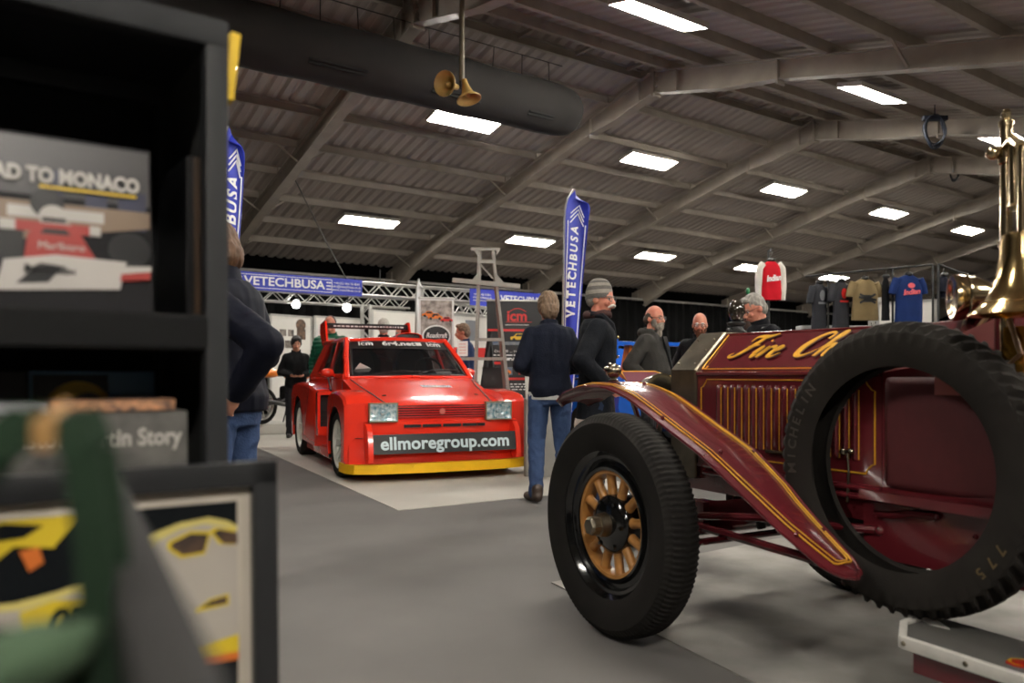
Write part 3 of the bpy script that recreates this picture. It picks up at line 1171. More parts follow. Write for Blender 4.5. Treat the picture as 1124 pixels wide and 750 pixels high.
# ====================================================================== red rally car
red = mat('rally_red_paint', (238, 52, 30), 0.22, coat=.6, vary=.05, scale=3)
red_dk = mat('red_plastic', (206, 30, 24), .35, vary=.06)
yellow = mat('yellow_plastic', (238, 184, 16), .45, vary=.08)
blackp = mat('black_plastic', (18, 18, 18), .45)
whitew = mat('white_wheel_paint', (242, 240, 230), .35, vary=.06)
white_l = mat('white_lettering', (226, 228, 226), .5, vary=.04)
paper = mat('white_paper', (235, 233, 228), .7, vary=.04)
glass_d = mat('car_glass', (30, 32, 34), .03, alpha=.38, vary=0, coat=.4)
lamp_glass = mat('lamp_glass', (200, 215, 220), .04, alpha=.1, vary=0)
lamp_refl = mat('lamp_reflector', (232, 236, 234), .2, metal=.25, c2=(28, 120, 140), scale=24)  # white and blue-green reflections put into the colour as noise
CO = Vector((-.917, 8.486, 0.006))
CR = math.atan2(.40, .9165)
rc = thing('rally_car', 'red wide-arched rally car with yellow front splitter and roof spoiler', 'car', CO, CR)


def mir(pts):
    """half profile from bottom centre up to top centre -> closed ring (x, z)"""
    return pts + [(-x, z) for x, z in reversed(pts[1:-1])]


def hull_ring(y, h):
    return [(x, y, z) for x, z in mir(h)]
m = MB()
S = [(-.52, [(0, .2), (.66, .2), (.71, .35), (.715, .60), (.70, .70), (.45, .735), (0, .742)]),
     (-.50, [(0, .18), (.70, .18), (.74, .35), (.745, .60), (.73, .712), (.45, .748), (0, .755)]),
     (-.2, [(0, .16), (.70, .16), (.76, .35), (.765, .62), (.74, .79), (.5, .825), (0, .835)]),
     (.2, [(0, .16), (.70, .16), (.77, .35), (.775, .66), (.75, .88), (.55, .915), (0, .925)]),
     (.5, [(0, .16), (.70, .16), (.77, .35), (.78, .70), (.76, .96), (.66, .995), (0, 1.0)]),
     (.60, [(0, .16), (.70, .16), (.77, .35), (.78, .70), (.765, .985), (.70, 1.015), (0, 1.015)]),
     (1.6, [(0, .16), (.70, .16), (.77, .35), (.785, .70), (.77, .99), (.715, 1.03), (0, 1.03)]),
     (2.5, [(0, .16), (.70, .16), (.77, .35), (.785, .70), (.77, .99), (.70, 1.04), (0, 1.04)]),
     (2.95, [(0, .2), (.68, .2), (.74, .35), (.755, .70), (.74, .98), (.66, 1.03), (0, 1.04)]),
     (3.05, [(0, .3), (.6, .3), (.70, .4), (.71, .70), (.70, .92), (.62, .98), (0, .99)])]
m.loft([hull_ring(y, h) for y, h in S])
body = m.build('body_shell', red, rc, smooth=32)

def arch_poly(pts, cy, cz, r, n=14, zcut=.2):
    a0 = math.asin((zcut - cz) / r)
    return pts + [(cy + r * math.cos(a0 + (PI - 2 * a0) * k / n), cz + r * math.sin(a0 + (PI - 2 * a0) * k / n)) for k in range(n + 1)]
def flare(poly, inset, side, x0, x1, x2, name):
    cy = sum(p[0] for p in poly) / len(poly)
    cz = sum(p[1] for p in poly) / len(poly)
    def ring(x, k):
        return [(side * x, (p[0] if i >= inset else cy + (p[0] - cy) * k), (p[1] if i >= inset else (.2 + (p[1] - .2) * k))) for i, p in enumerate(poly)]
    mm = MB()
    mm.loft([ring(x0, 1.0), ring(x1, 1.0), ring((x1 + x2) / 2 + .01, .985), ring(x2, .95)])
    return mm.build(name, red, rc, smooth=30)
FFP = [(-.47, .2), (-.50, .60), (-.49, .76), (-.40, .83), (-.2, .87), (.0, .885), (.22, .875), (.36, .84), (.42, .74), (.425, .2)]
RPP = [(1.10, .22), (1.10, .80), (1.18, .87), (1.5, .915), (2.0, .94), (2.5, .945), (2.85, .92), (3.02, .82), (3.04, .45), (2.98, .24)]
for s in (1, -1):
    # outline runs along the top from front to rear, then back through the wheel arch
    flare(arch_poly(FFP, 0, .335, .385), len(FFP), s, .70, .90, .97, 'front_flare')
    flare(arch_poly(RPP, 2.46, .36, .41, zcut=.235), len(RPP), s, .70, .90, .97, 'rear_flare')
    # side intake: a frame around a black panel standing in for the opening's shade
    q = MB()
    q.box((s * .77, 1.04, .64), (.02, .14, .40))
    q.box((s * .955, 1.04, .64), (.03, .14, .40))
    q.box((s * .86, 1.04, .83), (.20, .14, .04))
    q.box((s * .86, 1.04, .40), (.21, .14, .10))
    it = q.build('side_intake', red, rc, smooth=0)
    q = MB()
    q.box((s * .86, 1.085, .63), (.18, .03, .38))
    for k in range(5):
        q.box((s * .86, 1.065, .50 + k * .065), (.17, .015, .008))
    q.build('intake_shade_panel', blackp, it, smooth=0)
    q = MB()
    q.box((s * .82, 1.2, .185), (.2, 1.65, .12), bev=.02)
    q.build('sill', red, rc)
    q = MB()
    q.box((s * .85, .445, .26), (.19, .012, .22))
    q.build('mud_flap', blackp, rc, smooth=0)
    # wing mirror
    q = MB()
    q.ball((s * .855, .98, 1.065), (.075, .05, .05), 16, 10)
    q.bar((s * .77, 1.0, 1.03), (s * .83, .99, 1.055), .03, .03)
    mr = q.build('wing_mirror', red, rc)
    q = MB()
    q.box((s * .86, 1.028, 1.065), (.10, .008, .07), bev=.003)
    q.build('mirror_glass', nickel, mr)
    # black arch liner
    for cy, cz, r in ((0, .335, .385), (2.46, .36, .41)):
        q = MB()
        q.lathe([(r - .005, 0), (r - .005, .26)], 20, M=frame((s * .70, cy, cz), (0, 1, 0), (0, 0, 1 * s)), a0=0 if s > 0 else PI, a1=PI if s > 0 else 2 * PI)
        q.build('wheel_arch_liner', blackp, rc)

# door gaps, bonnet shut lines
q = MB()
for s in (1, -1):
    q.tube([(s * .788, .50, .96), (s * .79, .52, .60), (s * .785, .54, .27)], .004, seg=4)
    q.tube([(s * .79, 1.09, .99), (s * .792, 1.08, .60)], .004, seg=4)
    q.tube([(s * .56, -.50, .752), (s * .60, -.2, .824), (s * .655, .2, .912), (s * .70, .5, .99)], .006, seg=4)
    q.tube([(s * .78, 1.35, 1.0), (s * .80, 1.10, .86)], .012, seg=4)
q.build('shut_lines', blackp, rc)

# cabin: roof, pillars
def roofpt(x, y):
    k = max(0, min(1, (y - 1.15) / .5))
    z = 1.448 + .035 * math.sin(PI * max(0, min(1, (y - 1.1) / 1.9)))
    return z + .035 * (1 - (x / .62) ** 2)
q = MB()
def rf(u, v):
    y = 1.14 + 1.50 * v
    hw = .615 - .03 * v
    x = (2 * u - 1) * hw
    return (x, y - (0 if v > 0 else .05 * (1 - (2 * u - 1) ** 2) * .6), roofpt(x, y))
q.sheet(14, 10, rf, both=.045)
roof = q.build('roof', red, rc, smooth=50)
q = MB()
def pil(pts, w, d):
    for a, b in zip(pts[:-1], pts[1:]):
        q.bar(a, b, w, d, up=(0, 1, 0), bev=.012)
for s in (1, -1):
    pil([(s * .725, .58, .99), (s * .675, .86, 1.22), (s * .60, 1.19, 1.455)], .055, .06)
    pil([(s * .738, 1.52, 1.0), (s * .60, 1.60, 1.45)], .04, .06)
    pil([(s * .60, 1.15, 1.452), (s * .585, 2.65, 1.462)], .05, .05)
    q.loft([[(s * .742, 2.32, 1.0), (s * .742, 2.95, 1.0), (s * .70, 2.95, 1.0), (s * .70, 2.32, 1.0)],
            [(s * .60, 2.10, 1.455), (s * .575, 2.66, 1.455), (s * .54, 2.66, 1.455), (s * .56, 2.10, 1.455)]])
    q.bar((s * .748, .62, 1.02), (s * .742, 2.4, 1.035), .03, .05)
pil([(-.70, .575, 1.01), (0, .535, 1.02), (.70, .575, 1.01)], .03, .03)
q.build('pillars', red, rc, smooth=30)

def pane(name, quad, m, parent, th=.006):
    g = MB()
    a, b, c, d = [Vector(p) for p in quad]
    n = (b - a).cross(d - a).normalized() * th
    g.loft([[a, b, c, d], [a + n, b + n, c + n, d + n]])
    return g.build(name, m, parent, smooth=0)
# curved windscreen
def ws(u, v):
    x = (2 * u - 1)
    hw = .665 + (.575 - .665) * v
    return (x * hw, .585 + .60 * v - .045 * (1 - x * x), 1.025 + .425 * v + .006 * (1 - x * x))
q = MB()
q.sheet(12, 6, ws, both=.006)
scr = q.build('windscreen', glass_d, rc, smooth=60)
q = MB()
q.sheet(14, 2, lambda u, v: Vector(ws(u, .73 + .26 * v)) + Vector((0, -.006, .004)), both=.002)
q.build('sun_strip', blackp, scr, smooth=60)
q = MB()
def on_ws(u, v, lift=.012):
    p = Vector(ws(u, v))
    pu = (Vector(ws(u + .02, v)) - Vector(ws(u - .02, v))).normalized()
    pv = (Vector(ws(u, v + .02)) - Vector(ws(u, v - .02))).normalized()
    n = pu.cross(pv)
    return frame(p + n * lift, pu, pv)
q.text('icm', .12, on_ws(.16, .86), depth=.0008, bold=.003, spacing=1.05)
q.text('6r4.net', .12, on_ws(.49, .86), depth=.0008, bold=.004, width=.40)
q.text('icm', .12, on_ws(.86, .85), depth=.0008, bold=.003, spacing=1.05)
q.box((0, 0, 0), (.07, .07, .001), M=on_ws(.70, .86))
# little arcs over the icm marks
for u in (.16, .86):
    M = on_ws(u, .885)
    q.tube([M @ Vector((-.05 + .1 * k / 8, .022 + .016 * math.sin(PI * k / 8), 0)) for k in range(9)], .0025, seg=4)
q.build('strip_lettering', white_l, scr, smooth=0)
q = MB()
q.tube([Vector(ws(.02 + .96 * k / 16, .004)) + Vector((0, -.008, .004)) for k in range(17)], .010, seg=6)
for u in (.005, .995):
    q.tube([Vector(ws(u, k / 8)) + Vector((0, -.006, .004)) for k in range(9)], .009, seg=6)
q.build('windscreen_seal', blackp, scr)
q = MB()
for a, b, c in (((.16, .0), (.42, .09), (.58, .06)), ((.56, .0), (.72, .13), (.95, .12))):
    p = [Vector(ws(u, v)) + Vector((0, -.022, .016)) for u, v in (a, b, c)]
    q.tube(p, .0065, seg=6)
    q.tube([Vector(ws(b[0] - .16, b[1] - .04)) + Vector((0, -.016, .012)), Vector(ws(c[0], c[1])) + Vector((0, -.016, .012))], .005, seg=6)
q.build('wipers', blackp, rc)
for s in (1, -1):
    w1 = [(s * .738, .80, 1.06), (s * .738, 1.49, 1.06), (s * .615, 1.56, 1.43), (s * .622, 1.24, 1.42)]
    w2 = [(s * .738, 1.56, 1.06), (s * .735, 2.30, 1.065), (s * .605, 2.10, 1.43), (s * .612, 1.63, 1.43)]
    for w in (w1, w2):
        pane('side_window', w if s > 0 else w[::-1], glass_d, rc)
pane('rear_window', [(-.64, 2.97, 1.05), (.64, 2.97, 1.05), (.52, 2.64, 1.44), (-.52, 2.64, 1.44)], glass_d, rc)

# interior: dash, seats, steering wheel, roll cage
trim_d = mat('dark_interior', (22, 21, 21), .8)
q = MB()
q.box((0, .78, 1.035), (1.3, .26, .07), bev=.025)
q.build('dashboard', trim_d, rc)
for s in (1, -1):
    q = MB()
    q.loft([[(s * .34 + x * k, 1.62 + .10 * h + dy, 1.02 + h * .36) for x, dy in ((-.26, 0), (-.24, -.09), (-.18, 0), (.18, 0), (.24, -.09), (.26, 0), (.2, .1), (-.2, .1))]
            for h, k in ((0, 1), (.5, 1), (.75, .85), (.95, .55), (1.0, .35))])
    q.build('bucket_seat', trim_d, rc, smooth=45)
q = MB()
q.tube([(.34 + .17 * math.cos(a), 1.0 + .06 * math.sin(a), 1.10 + .14 * math.sin(a)) for a in [2 * PI * k / 24 for k in range(24)]], .014, seg=8, loop=True)
q.build('steering_wheel', trim_d, rc)
q = MB()
for s in (1, -1):
    q.tube([(s * .64, .72, 1.04), (s * .55, 1.2, 1.41), (s * .54, 1.75, 1.42), (s * .60, 2.5, 1.06)], .02, seg=8)
    q.tube([(s * .68, 1.75, 1.02), (s * .54, 1.75, 1.42)], .02, seg=8)
q.tube([(-.55, 1.2, 1.41), (.55, 1.2, 1.41)], .02, seg=8)
q.tube([(-.54, 1.75, 1.42), (.54, 1.75, 1.42)], .02, seg=8)
q.tube([(-.54, 1.75, 1.42), (.64, 1.75, 1.04)], .018, seg=8)
q.build('roll_cage', mat('grey_cage', (120, 118, 114), .4), rc)
q = MB()
q.box((-.52, .70, 1.095), (.16, .004, .12), rot=Matrix.Rotation(.6, 4, 'X') @ Matrix.Rotation(.5, 4, 'Y'))
q.build('dash_paper', paper, rc, smooth=0)
q = MB()
q.box((.42, .68, 1.075), (.18, .12, .004), rot=Matrix.Rotation(.35, 4, 'X'))
q.build('dash_paper', paper, rc, smooth=0)

# front face
q = MB()
q.box((0, -.515, .672), (.95, .02, .125))
gr = q.build('grille', blackp, rc, smooth=0)
for k in range(5):
    MB().box((0, -.533, .622 + .024 * k), (.95, .02, .0115), bev=.003).build('grille_slat', red_dk, gr)
q = MB()
q.lathe([(0, .012), (.03, .010), (.034, 0)], 8, M=frame((0, -.545, .672), (1, 0, 0), (0, 0, 1)))
q.build('grille_badge', mat('pinkish_badge', (200, 110, 100), .4), gr)
for s in (1, -1):
    q = MB()
    c = (s * .605, -.548, .672)
    q.box((c[0], c[1] + .0, c[2] + .088), (.285, .05, .012))
    q.box((c[0], c[1], c[2] - .088), (.285, .05, .012))
    q.box((c[0] - .138, c[1], c[2]), (.010, .05, .18))
    q.box((c[0] + .138, c[1], c[2]), (.010, .05, .18))
    hl = q.build('headlamp', mat('lamp_rim', (150, 140, 110), .35, metal=.6), rc, smooth=0)
    q = MB()
    q.sheet(10, 8, lambda u, v: (c[0] + (u - .5) * .268, c[1] + .045 * (1 - ((2 * u - 1) ** 2 + (2 * v - 1) ** 2) / 2) - .022, c[2] + (v - .5) * .168), both=-.004)
    q.ball((c[0], c[1] + .0, c[2]), (.03, .02, .03), 12, 8)
    q.build('reflector', lamp_refl, hl, smooth=60)
    q = MB()
    for k in range(9):
        q.box((c[0] + (k - 4) * .03, c[1] - .024, c[2]), (.003, .004, .166))
    q.box((c[0], c[1] - .03, c[2]), (.27, .006, .17))
    q.build('lens', lamp_glass, hl, smooth=0)
    # red flank beside the lamp
    q = MB()
    q.loft([[(s * .75, -.51, .585), (s * .93, -.44, .585), (s * .93, -.30, .585), (s * .75, -.30, .585)],
            [(s * .75, -.50, .75), (s * .92, -.43, .745), (s * .90, -.28, .82), (s * .74, -.28, .80)]])
    q.build('lamp_flank', red, rc, smooth=20)
# bumper with a slot row, struts, apron
def plan(hw, yc, ye, yb):
    return [(-hw, yb), (-hw, ye), (-hw + .03, ye - .05), (-hw * .78, yc + .035), (-hw * .4, yc + .008), (0, yc), (hw * .4, yc + .008), (hw * .78, yc + .035), (hw - .03, ye - .05), (hw, ye), (hw, yb)]
q = MB()
q.loft([[(x, y, z) for x, y in plan(w, yc, ye, yb)] for z, w, yc, ye, yb in ((.15, .955, -.60, -.44, -.25), (.30, .955, -.58, -.44, -.25), (.44, .955, -.555, -.42, -.25), (.505, .95, -.565, -.43, -.25), (.575, .94, -.56, -.43, -.25), (.585, .92, -.53, -.42, -.25))])
bp = q.build('front_bumper', red, rc, smooth=30)
for x0, x1 in ((-.40, -.23), (-.21, -.02), (0, .19), (.21, .36), (.37, .45)):
    MB().box(((x0 + x1) / 2, -.555, .535), (x1 - x0, .04, .028)).build('bumper_slot', blackp, bp, smooth=0)
q = MB()
for s in (1, -1):
    q.tube([(s * .955, -.27, .42), (s * .955, -.42, .42), (s * .80, -.535, .425)], .004, seg=4)
q.build('bumper_seam', blackp, bp)
for s in (1, -1):
    q = MB()
    pr = [(-.50, .575), (-.60, .565), (-.67, .50), (-.705, .38), (-.72, .24), (-.70, .20), (-.60, .19), (-.56, .25)]
    w = .05
    q.prism(pr, (-w / 2, w / 2), M=frame((s * .765, 0, 0), (0, 1, 0), (0, 0, 1)))
    q.build('bumper_strut', red, rc, smooth=25)
q = MB()
MBN = frame((0, -.69, .372), (1, 0, 0), (0, .18, 1))
q.box((0, 0, -.006), (1.48, .19, .012), M=MBN, bev=.002)
bn = q.build('banner_plate', blackp, rc, smooth=0)
q = MB()
q.text('ellmoregroup.com', .17, MBN @ Matrix.Translation((-.0, .0, .0015)), depth=.001, bold=.0045, width=1.33, spacing=1.02)
q.build('lettering', mat('pale_blue_lettering', (196, 212, 216), .5, vary=.04), bn, smooth=0)
q = MB()
outer = [(-.975, -.24), (-.965, -.47), (-.90, -.58), (-.7, -.66), (-.35, -.70), (0, -.71), (.35, -.70), (.7, -.66), (.90, -.58), (.965, -.47), (.975, -.24)]
inner = [(x * .9, y + .12) for x, y in reversed(outer)]
q.loft([[(x, y, z) for x, y in outer] + [(x, y, z) for x, y in inner] for z in (.085, .175)])
for x, y in outer[1:-1]:
    q.ball((x * .995, y + .0, .155), (.008, .012, .008), 6, 4)
q.build('splitter', yellow, rc, smooth=30)
# bonnet decals and pins
def hood(x, y):
    tab = [(-.50, .755), (-.2, .835), (.2, .925), (.5, 1.0)]
    return interp(tab, y) - .012 * abs(x) / .5
q = MB()
P = Vector((.16, .14, hood(.16, .14) + .006))
HM = frame(P, (1, 0, -.012), (0, 1, .225))
q.box((0, 0, 0), (.34, .085, .001), M=HM)
dc = q.build('number_decal', paper, rc, smooth=0)
q = MB()
q.text('D064 UFU', .075, HM @ Matrix.Translation((0, 0, .0018)), depth=.0005, bold=.001, width=.28)
q.build('lettering', blackp, dc, smooth=0)
for s in (1, -1):
    q = MB()
    q.lathe([(0, .012), (.02, .010), (.026, 0)], 12, M=Matrix.Translation((s * .50, -.18, hood(.5, -.18) - .004)))
    q.build('bonnet_pin', nickel, rc)
# roof scoop
q = MB()
def scp(u, v):
    a = PI * u
    w = .17 - .04 * v
    h = .075 * (1 - v) ** .8 + .002
    return (.20 - w * math.cos(a), 1.32 + .5 * v, roofpt(.2, 1.32 + .5 * v) - .012 + h * math.sin(a) ** .6)
q.sheet(14, 8, scp, both=.008)
sco = q.build('roof_scoop', red, rc, smooth=60)
q = MB()
q.box((.20, 1.36, roofpt(.2, 1.36) + .012), (.29, .02, .055), bev=.01)
q.build('scoop_mouth', blackp, sco)
# rear spoiler
for s in (1, -1):
    q = MB()
    q.prism([(2.50, 1.44), (2.62, 1.76), (2.66, 1.77), (2.98, 1.73), (3.0, 1.62), (2.80, 1.43)], (-.012, .012), M=frame((s * .575, 0, 0), (0, 1, 0), (0, 0, 1)))
    q.build('spoiler_end_plate', red, rc, smooth=0)
q = MB()
q.loft([[(x, y, z) for y, z in ((2.64, 1.66), (2.63, 1.70), (2.66, 1.735), (2.80, 1.735), (2.98, 1.70), (2.82, 1.69))] for x in (-.565, .565)])
wg = q.build('spoiler_wing', blackp, rc, smooth=30)
q = MB()
rnd = random.Random(5)
x = -.47
while x < .47:
    w = rnd.uniform(.012, .05)
    q.box((x + w / 2, 2.628, 1.695), (w, .004, .016))
    x += w + .016
q.build('small_print', white_l, wg, smooth=0)

def alloy(pos, side, R, w, rimr):
    T = frame(pos, (0, 1, 0), (0, 0, side))           # local z -> outwards (x * side)
    t = MB()
    h = w / 2
    t.lathe([(rimr, -h * .8), (rimr + .01, -h * .95), (R - .03, -h), (R - .008, -h * .86), (R, -h * .7), (R, h * .7), (R - .008, h * .86), (R - .03, h), (rimr + .01, h * .95), (rimr, h * .8)], 56)
    for k in range(3):
        t.lathe([(R + .0005, -h * .5 + k * h * .5 - .006), (R - .006, -h * .5 + k * h * .5), (R + .0005, -h * .5 + k * h * .5 + .006)], 56)
    root = t.build('wheel', rubber, rc)
    root.matrix_local = T
    q = MB()
    q.lathe([(rimr + .006, h * .86), (rimr - .004, h * .90), (rimr - .018, h * .82), (rimr - .026, h * .3), (rimr - .026, -h * .8), (rimr + .004, -h * .86)], 48)
    q.build('rim', whitew, root)
    q = MB()
    q.lathe([(0, h * .42), (.035, h * .42), (.05, h * .36), (.055, h * .2)], 24)
    for k in range(8):
        a = 2 * PI * k / 8
        ca, sa = math.cos(a), math.sin(a)
        def pp(d, wv, z):
            return (d * ca - wv * sa, d * sa + wv * ca, z)
        q.loft([[pp(d, -ww, z), pp(d, ww, z), pp(d, ww * .8, z - .03), pp(d, -ww * .8, z - .03)] for d, ww, z in ((.03, .022, h * .40), (.12, .026, h * .5), (rimr - .02, .040, h * .62))])
    q.lathe([(.05, h * .2), (rimr - .03, h * .1), (rimr - .03, h * .05), (.05, h * .1)], 32)
    q.build('wheel_spokes', whitew, root, smooth=30)
    q = MB()
    for k in range(4):
        a = 2 * PI * k / 4 + .4
        q.lathe([(0, .018), (.009, .016), (.010, 0)], 6, M=Matrix.Translation((.035 * math.cos(a), .035 * math.sin(a), h * .40)))
    q.build('wheel_nuts', blackp, root)
for s in (1, -1):
    alloy((s * .845, 0, .335), s, .335, .215, .245)
    alloy((s * .84, 2.46, .355), s, .355, .23, .255)
# underside
q = MB()
q.box((0, 1.2, .20), (1.3, 3.2, .12))
q.build('underbody', blackp, rc, smooth=0)
# ====================================================================== people
def cloth(name, c, rough=.85, bump=.25, bscale=90, **k):
    return mat(name, c, rough, bump=bump, bscale=bscale, vary=.18, scale=7, spec=.2, **k)
skin_m = mat('skin', (206, 152, 124), .5, vary=.12, scale=14, c2=(196, 128, 104))
skin_r = mat('ruddy_skin', (208, 142, 116), .5, c2=(192, 112, 92), scale=14)
eye_w = mat('eye_white', (220, 215, 208), .2)
lipm = mat('lips', (170, 96, 84), .5)
frames_m = mat('spectacle_frame', (24, 22, 20), .3)
lens_m = mat('spectacle_lens', (210, 220, 225), .03, alpha=.12, vary=0)


def person(label, H, loc, heading, spec, group=None, vox=.008):
    s = H / 1.75
    root = thing('person', label, 'person', loc, math.radians(heading), group)
    g = spec.get
    fat = g('fat', 0.0)
    lean = Matrix.Translation((0, 0, .95)) @ Matrix.Rotation(math.radians(-g('lean', 2)), 4, 'X') @ Matrix.Translation((0, 0, -.95))
    HM = Matrix.Translation((0, .012, 1.535)) @ Matrix.Rotation(math.radians(g('yaw', 0)), 4, 'Z') @ Matrix.Rotation(math.radians(-g('nod', 5)), 4, 'X')
    sc = Matrix.Scale(s, 4)
    Tb = sc @ lean
    Th = sc @ lean @ HM

    # joints
    legs, arms = [], []
    st = g('stance', .11)
    for sd in (1, -1):
        hip = Vector((sd * .09, 0, .90))
        fwd = g('step', 0.0) * sd
        ank = Vector((sd * st, fwd - .02, .085))
        knee = (hip + ank) / 2 + Vector((sd * .005, .025, .02))
        legs.append((hip, knee, ank, sd))
        a = g('arm_r' if sd == 1 else 'arm_l', 'down')
        sh = Vector((sd * .172, -.008, 1.382))
        if a == 'down':
            el, wr = Vector((sd * .235, -.04, 1.12)), Vector((sd * .225, .05, .875))
        elif a == 'pocket':
            el, wr = Vector((sd * .29, -.13, 1.14)), Vector((sd * .21, .07, .965))
        elif a == 'front':
            el, wr = Vector((sd * .26, -.03, 1.13)), Vector((sd * .10, .20, 1.08))
        elif a == 'fold':
            el, wr = Vector((sd * .25, .02, 1.14)), Vector((-sd * .02, .19, 1.16))
        elif a == 'back':
            el, wr = Vector((sd * .26, -.14, 1.15)), Vector((sd * .17, .04, .96))
        else:
            el, wr = Vector((sd * a[0][0], a[0][1], a[0][2])), Vector((sd * a[1][0], a[1][1], a[1][2]))
        arms.append((sh, el, wr, sd))

    def torso(mm, grow, z0=.86, T=None, belly=0):
        rows = [(.86, .158, .108, -.005), (.93, .168, .118, -.008), (1.02, .155, .108 + belly * .7, belly * .35), (1.1, .155, .110 + belly, belly * .5), (1.2, .165, .115 + belly * .6, belly * .3),
                (1.3, .178, .118, .0), (1.38, .182, .105, -.008), (1.43, .150, .085, -.012), (1.47, .085, .065, -.008)]
        R = []
        if z0 < .86:
            rows = [(z0, .168, .125, -.005)] + rows
        for z, a, b, oy in rows:
            a, b = a + grow + fat * .5, b + grow + fat
            if z > 1.4:
                a, b = a - fat * .5, b - fat
            R.append([(a * math.copysign(abs(math.cos(q)) ** .85, math.cos(q)), oy + b * math.copysign(abs(math.sin(q)) ** .85, math.sin(q)), z) for q in [2 * PI * k / 24 for k in range(24)]])
        mm.loft([[T @ Vector(p) for p in r] for r in R])

    # continuous body: head, neck, trunk, limbs, hands
    b = MB()
    torso(b, 0, T=lean, belly=g('belly', 0))
    b.cap(lean @ Vector((0, -.012, 1.44)), .062, lean @ Vector((0, .008, 1.58)), .055, n=14)
    hd = lean @ HM
    b.ball((0, .0, .118), (.076, .096, .100), 24, 16, M=hd)
    b.ball((0, .030, .070), (.062, .070, .078), 20, 14, M=hd)
    b.ball((0, .045, .022), (.048, .048, .036), 16, 12, M=hd)
    b.ball((0, .072, .112), (.052, .026, .014), 14, 10, M=hd)
    b.cap(hd @ Vector((0, .098, .098)), .010, hd @ Vector((0, .116, .062)), .015, n=10)
    for sd in (1, -1):
        b.ball((sd * .011, .104, .056), (.010, .010, .008), 10, 8, M=hd)
        b.ball((sd * .076, -.008, .078), (.010, .022, .032), 12, 8, M=hd)
        b.ball((sd * .040, .075, .060), (.022, .018, .022), 10, 8, M=hd)
    b.ball((0, .094, .034), (.024, .012, .012), 10, 8, M=hd)
    for sh, el, wr, sd in arms:
        sh, el, wr = lean @ sh, lean @ el, lean @ wr
        b.cap(sh, .054, el, .040, n=14)
        b.cap(el, .041, wr, .028, n=14)
        d = (wr - el).normalized()
        up = Vector((0, 0, 1))
        side = d.cross(up)
        side = side.normalized() if side.length > .2 else Vector((0, 1, 0))
        fw = Vector((0, 1, 0)) - d * d.y
        fw = fw.normalized() if fw.length > .2 else Vector((0, 0, 1))
        nrm = d.cross(fw)
        if nrm.x * sd > 0:
            nrm = -nrm                          # palm towards the body
        HMx = Matrix((fw, nrm, d)).transposed().to_4x4()
        HMx.translation = wr
        b.ball((0, 0, .045), (.040, .016, .052), 14, 10, M=HMx)
        for k, (L, x) in enumerate(((.068, .028), (.078, .010), (.073, -.009), (.056, -.027))):
            p0 = HMx @ Vector((x, .0, .080))
            p1 = HMx @ Vector((x * 1.12, .010, .080 + L * .5))
            p2 = HMx @ Vector((x * 1.15, .032, .080 + L * .85))
            b.cap(p0, .0095, p1, .0088, n=8)
            b.cap(p1, .0088, p2, .0075, n=8)
        b.cap(HMx @ Vector((.030, .004, .025)), .012, HMx @ Vector((.052, .014, .062)), .010, n=8)
        b.cap(HMx @ Vector((.052, .014, .062)), .010, HMx @ Vector((.050, .026, .090)), .008, n=8)
    for hip, kn, an, sd in legs:
        b.cap(hip, .082, kn, .055, n=16)
        b.cap(kn, .054, an, .036, n=16)
        b.ball(kn + Vector((0, -.03, -.12)), (.045, .045, .10), 12, 8)
        b.cap(an + Vector((0, -.02, -.04)), .034, an + Vector((sd * .03, .15, -.055)), .026, n=10)
    for v in b.bm.verts:
        v.co = sc @ v.co
    b.remesh(vox * .85, 2)
    b.build('body', g('skin', skin_m), root, smooth=180, recalc=False)

    # face details
    for sd in (1, -1):
        q = MB()
        q.ball((sd * .031, .0835, .092), (.013, .011, .009), 12, 8, M=Th)
        q.mi = 1
        q.ball((sd * .031, .0925, .092), (.006, .004, .006), 10, 6, M=Th)
        q.build('eye', [eye_w, frames_m], root)
        if g('brow', True):
            q = MB()
            q.tube([(sd * .014, .093, .112), (sd * .032, .094, .117), (sd * .052, .080, .110)], [.004, .005, .003], seg=6, M=Th)
            q.build('eyebrow', g('hair_m', frames_m), root)
    q = MB()
    q.ball((0, .1045, .036), (.021, .006, .0045), 12, 6, M=Th)
    q.ball((0, .1035, .029), (.018, .006, .005), 12, 6, M=Th)
    q.build('mouth', lipm, root)

    # hair
    hm = g('hair_m')
    style = g('hair', 'short')
    if hm and style != 'bald':
        q = MB()
        if style == 'short':
            q.ball((0, -.012, .128), (.082, .098, .100), 24, 16)
            q.ball((0, -.05, .075), (.074, .062, .075), 20, 14)
            q.ball((0, .055, .188), (.06, .04, .03), 16, 10)
        elif style == 'long':
            q.ball((0, -.012, .130), (.088, .104, .104), 24, 16)
            q.ball((0, -.055, .065), (.082, .066, .10), 20, 14)
            q.ball((0, .055, .19), (.065, .045, .035), 16, 10)
            for sd in (1, -1):
                q.ball((sd * .07, -.02, .10), (.022, .05, .065), 12, 8)
        elif style == 'fringe':       # bald crown, hair round the sides
            q.ball((0, -.055, .075), (.078, .056, .055), 20, 14)
            for sd in (1, -1):
                q.ball((sd * .066, -.02, .10), (.016, .05, .045), 12, 8)
        elif style == 'buzz':
            q.ball((0, -.014, .120), (.0785, .095, .099), 24, 16)
        for v in q.bm.verts:
            v.co = Th @ v.co
        q.remesh(.006, 1, amp=.006 if style != 'buzz' else .001, freq=34, seed=len(label), fold=(1, .4, .5))
        q.build('hair', hm, root, smooth=180, recalc=False)
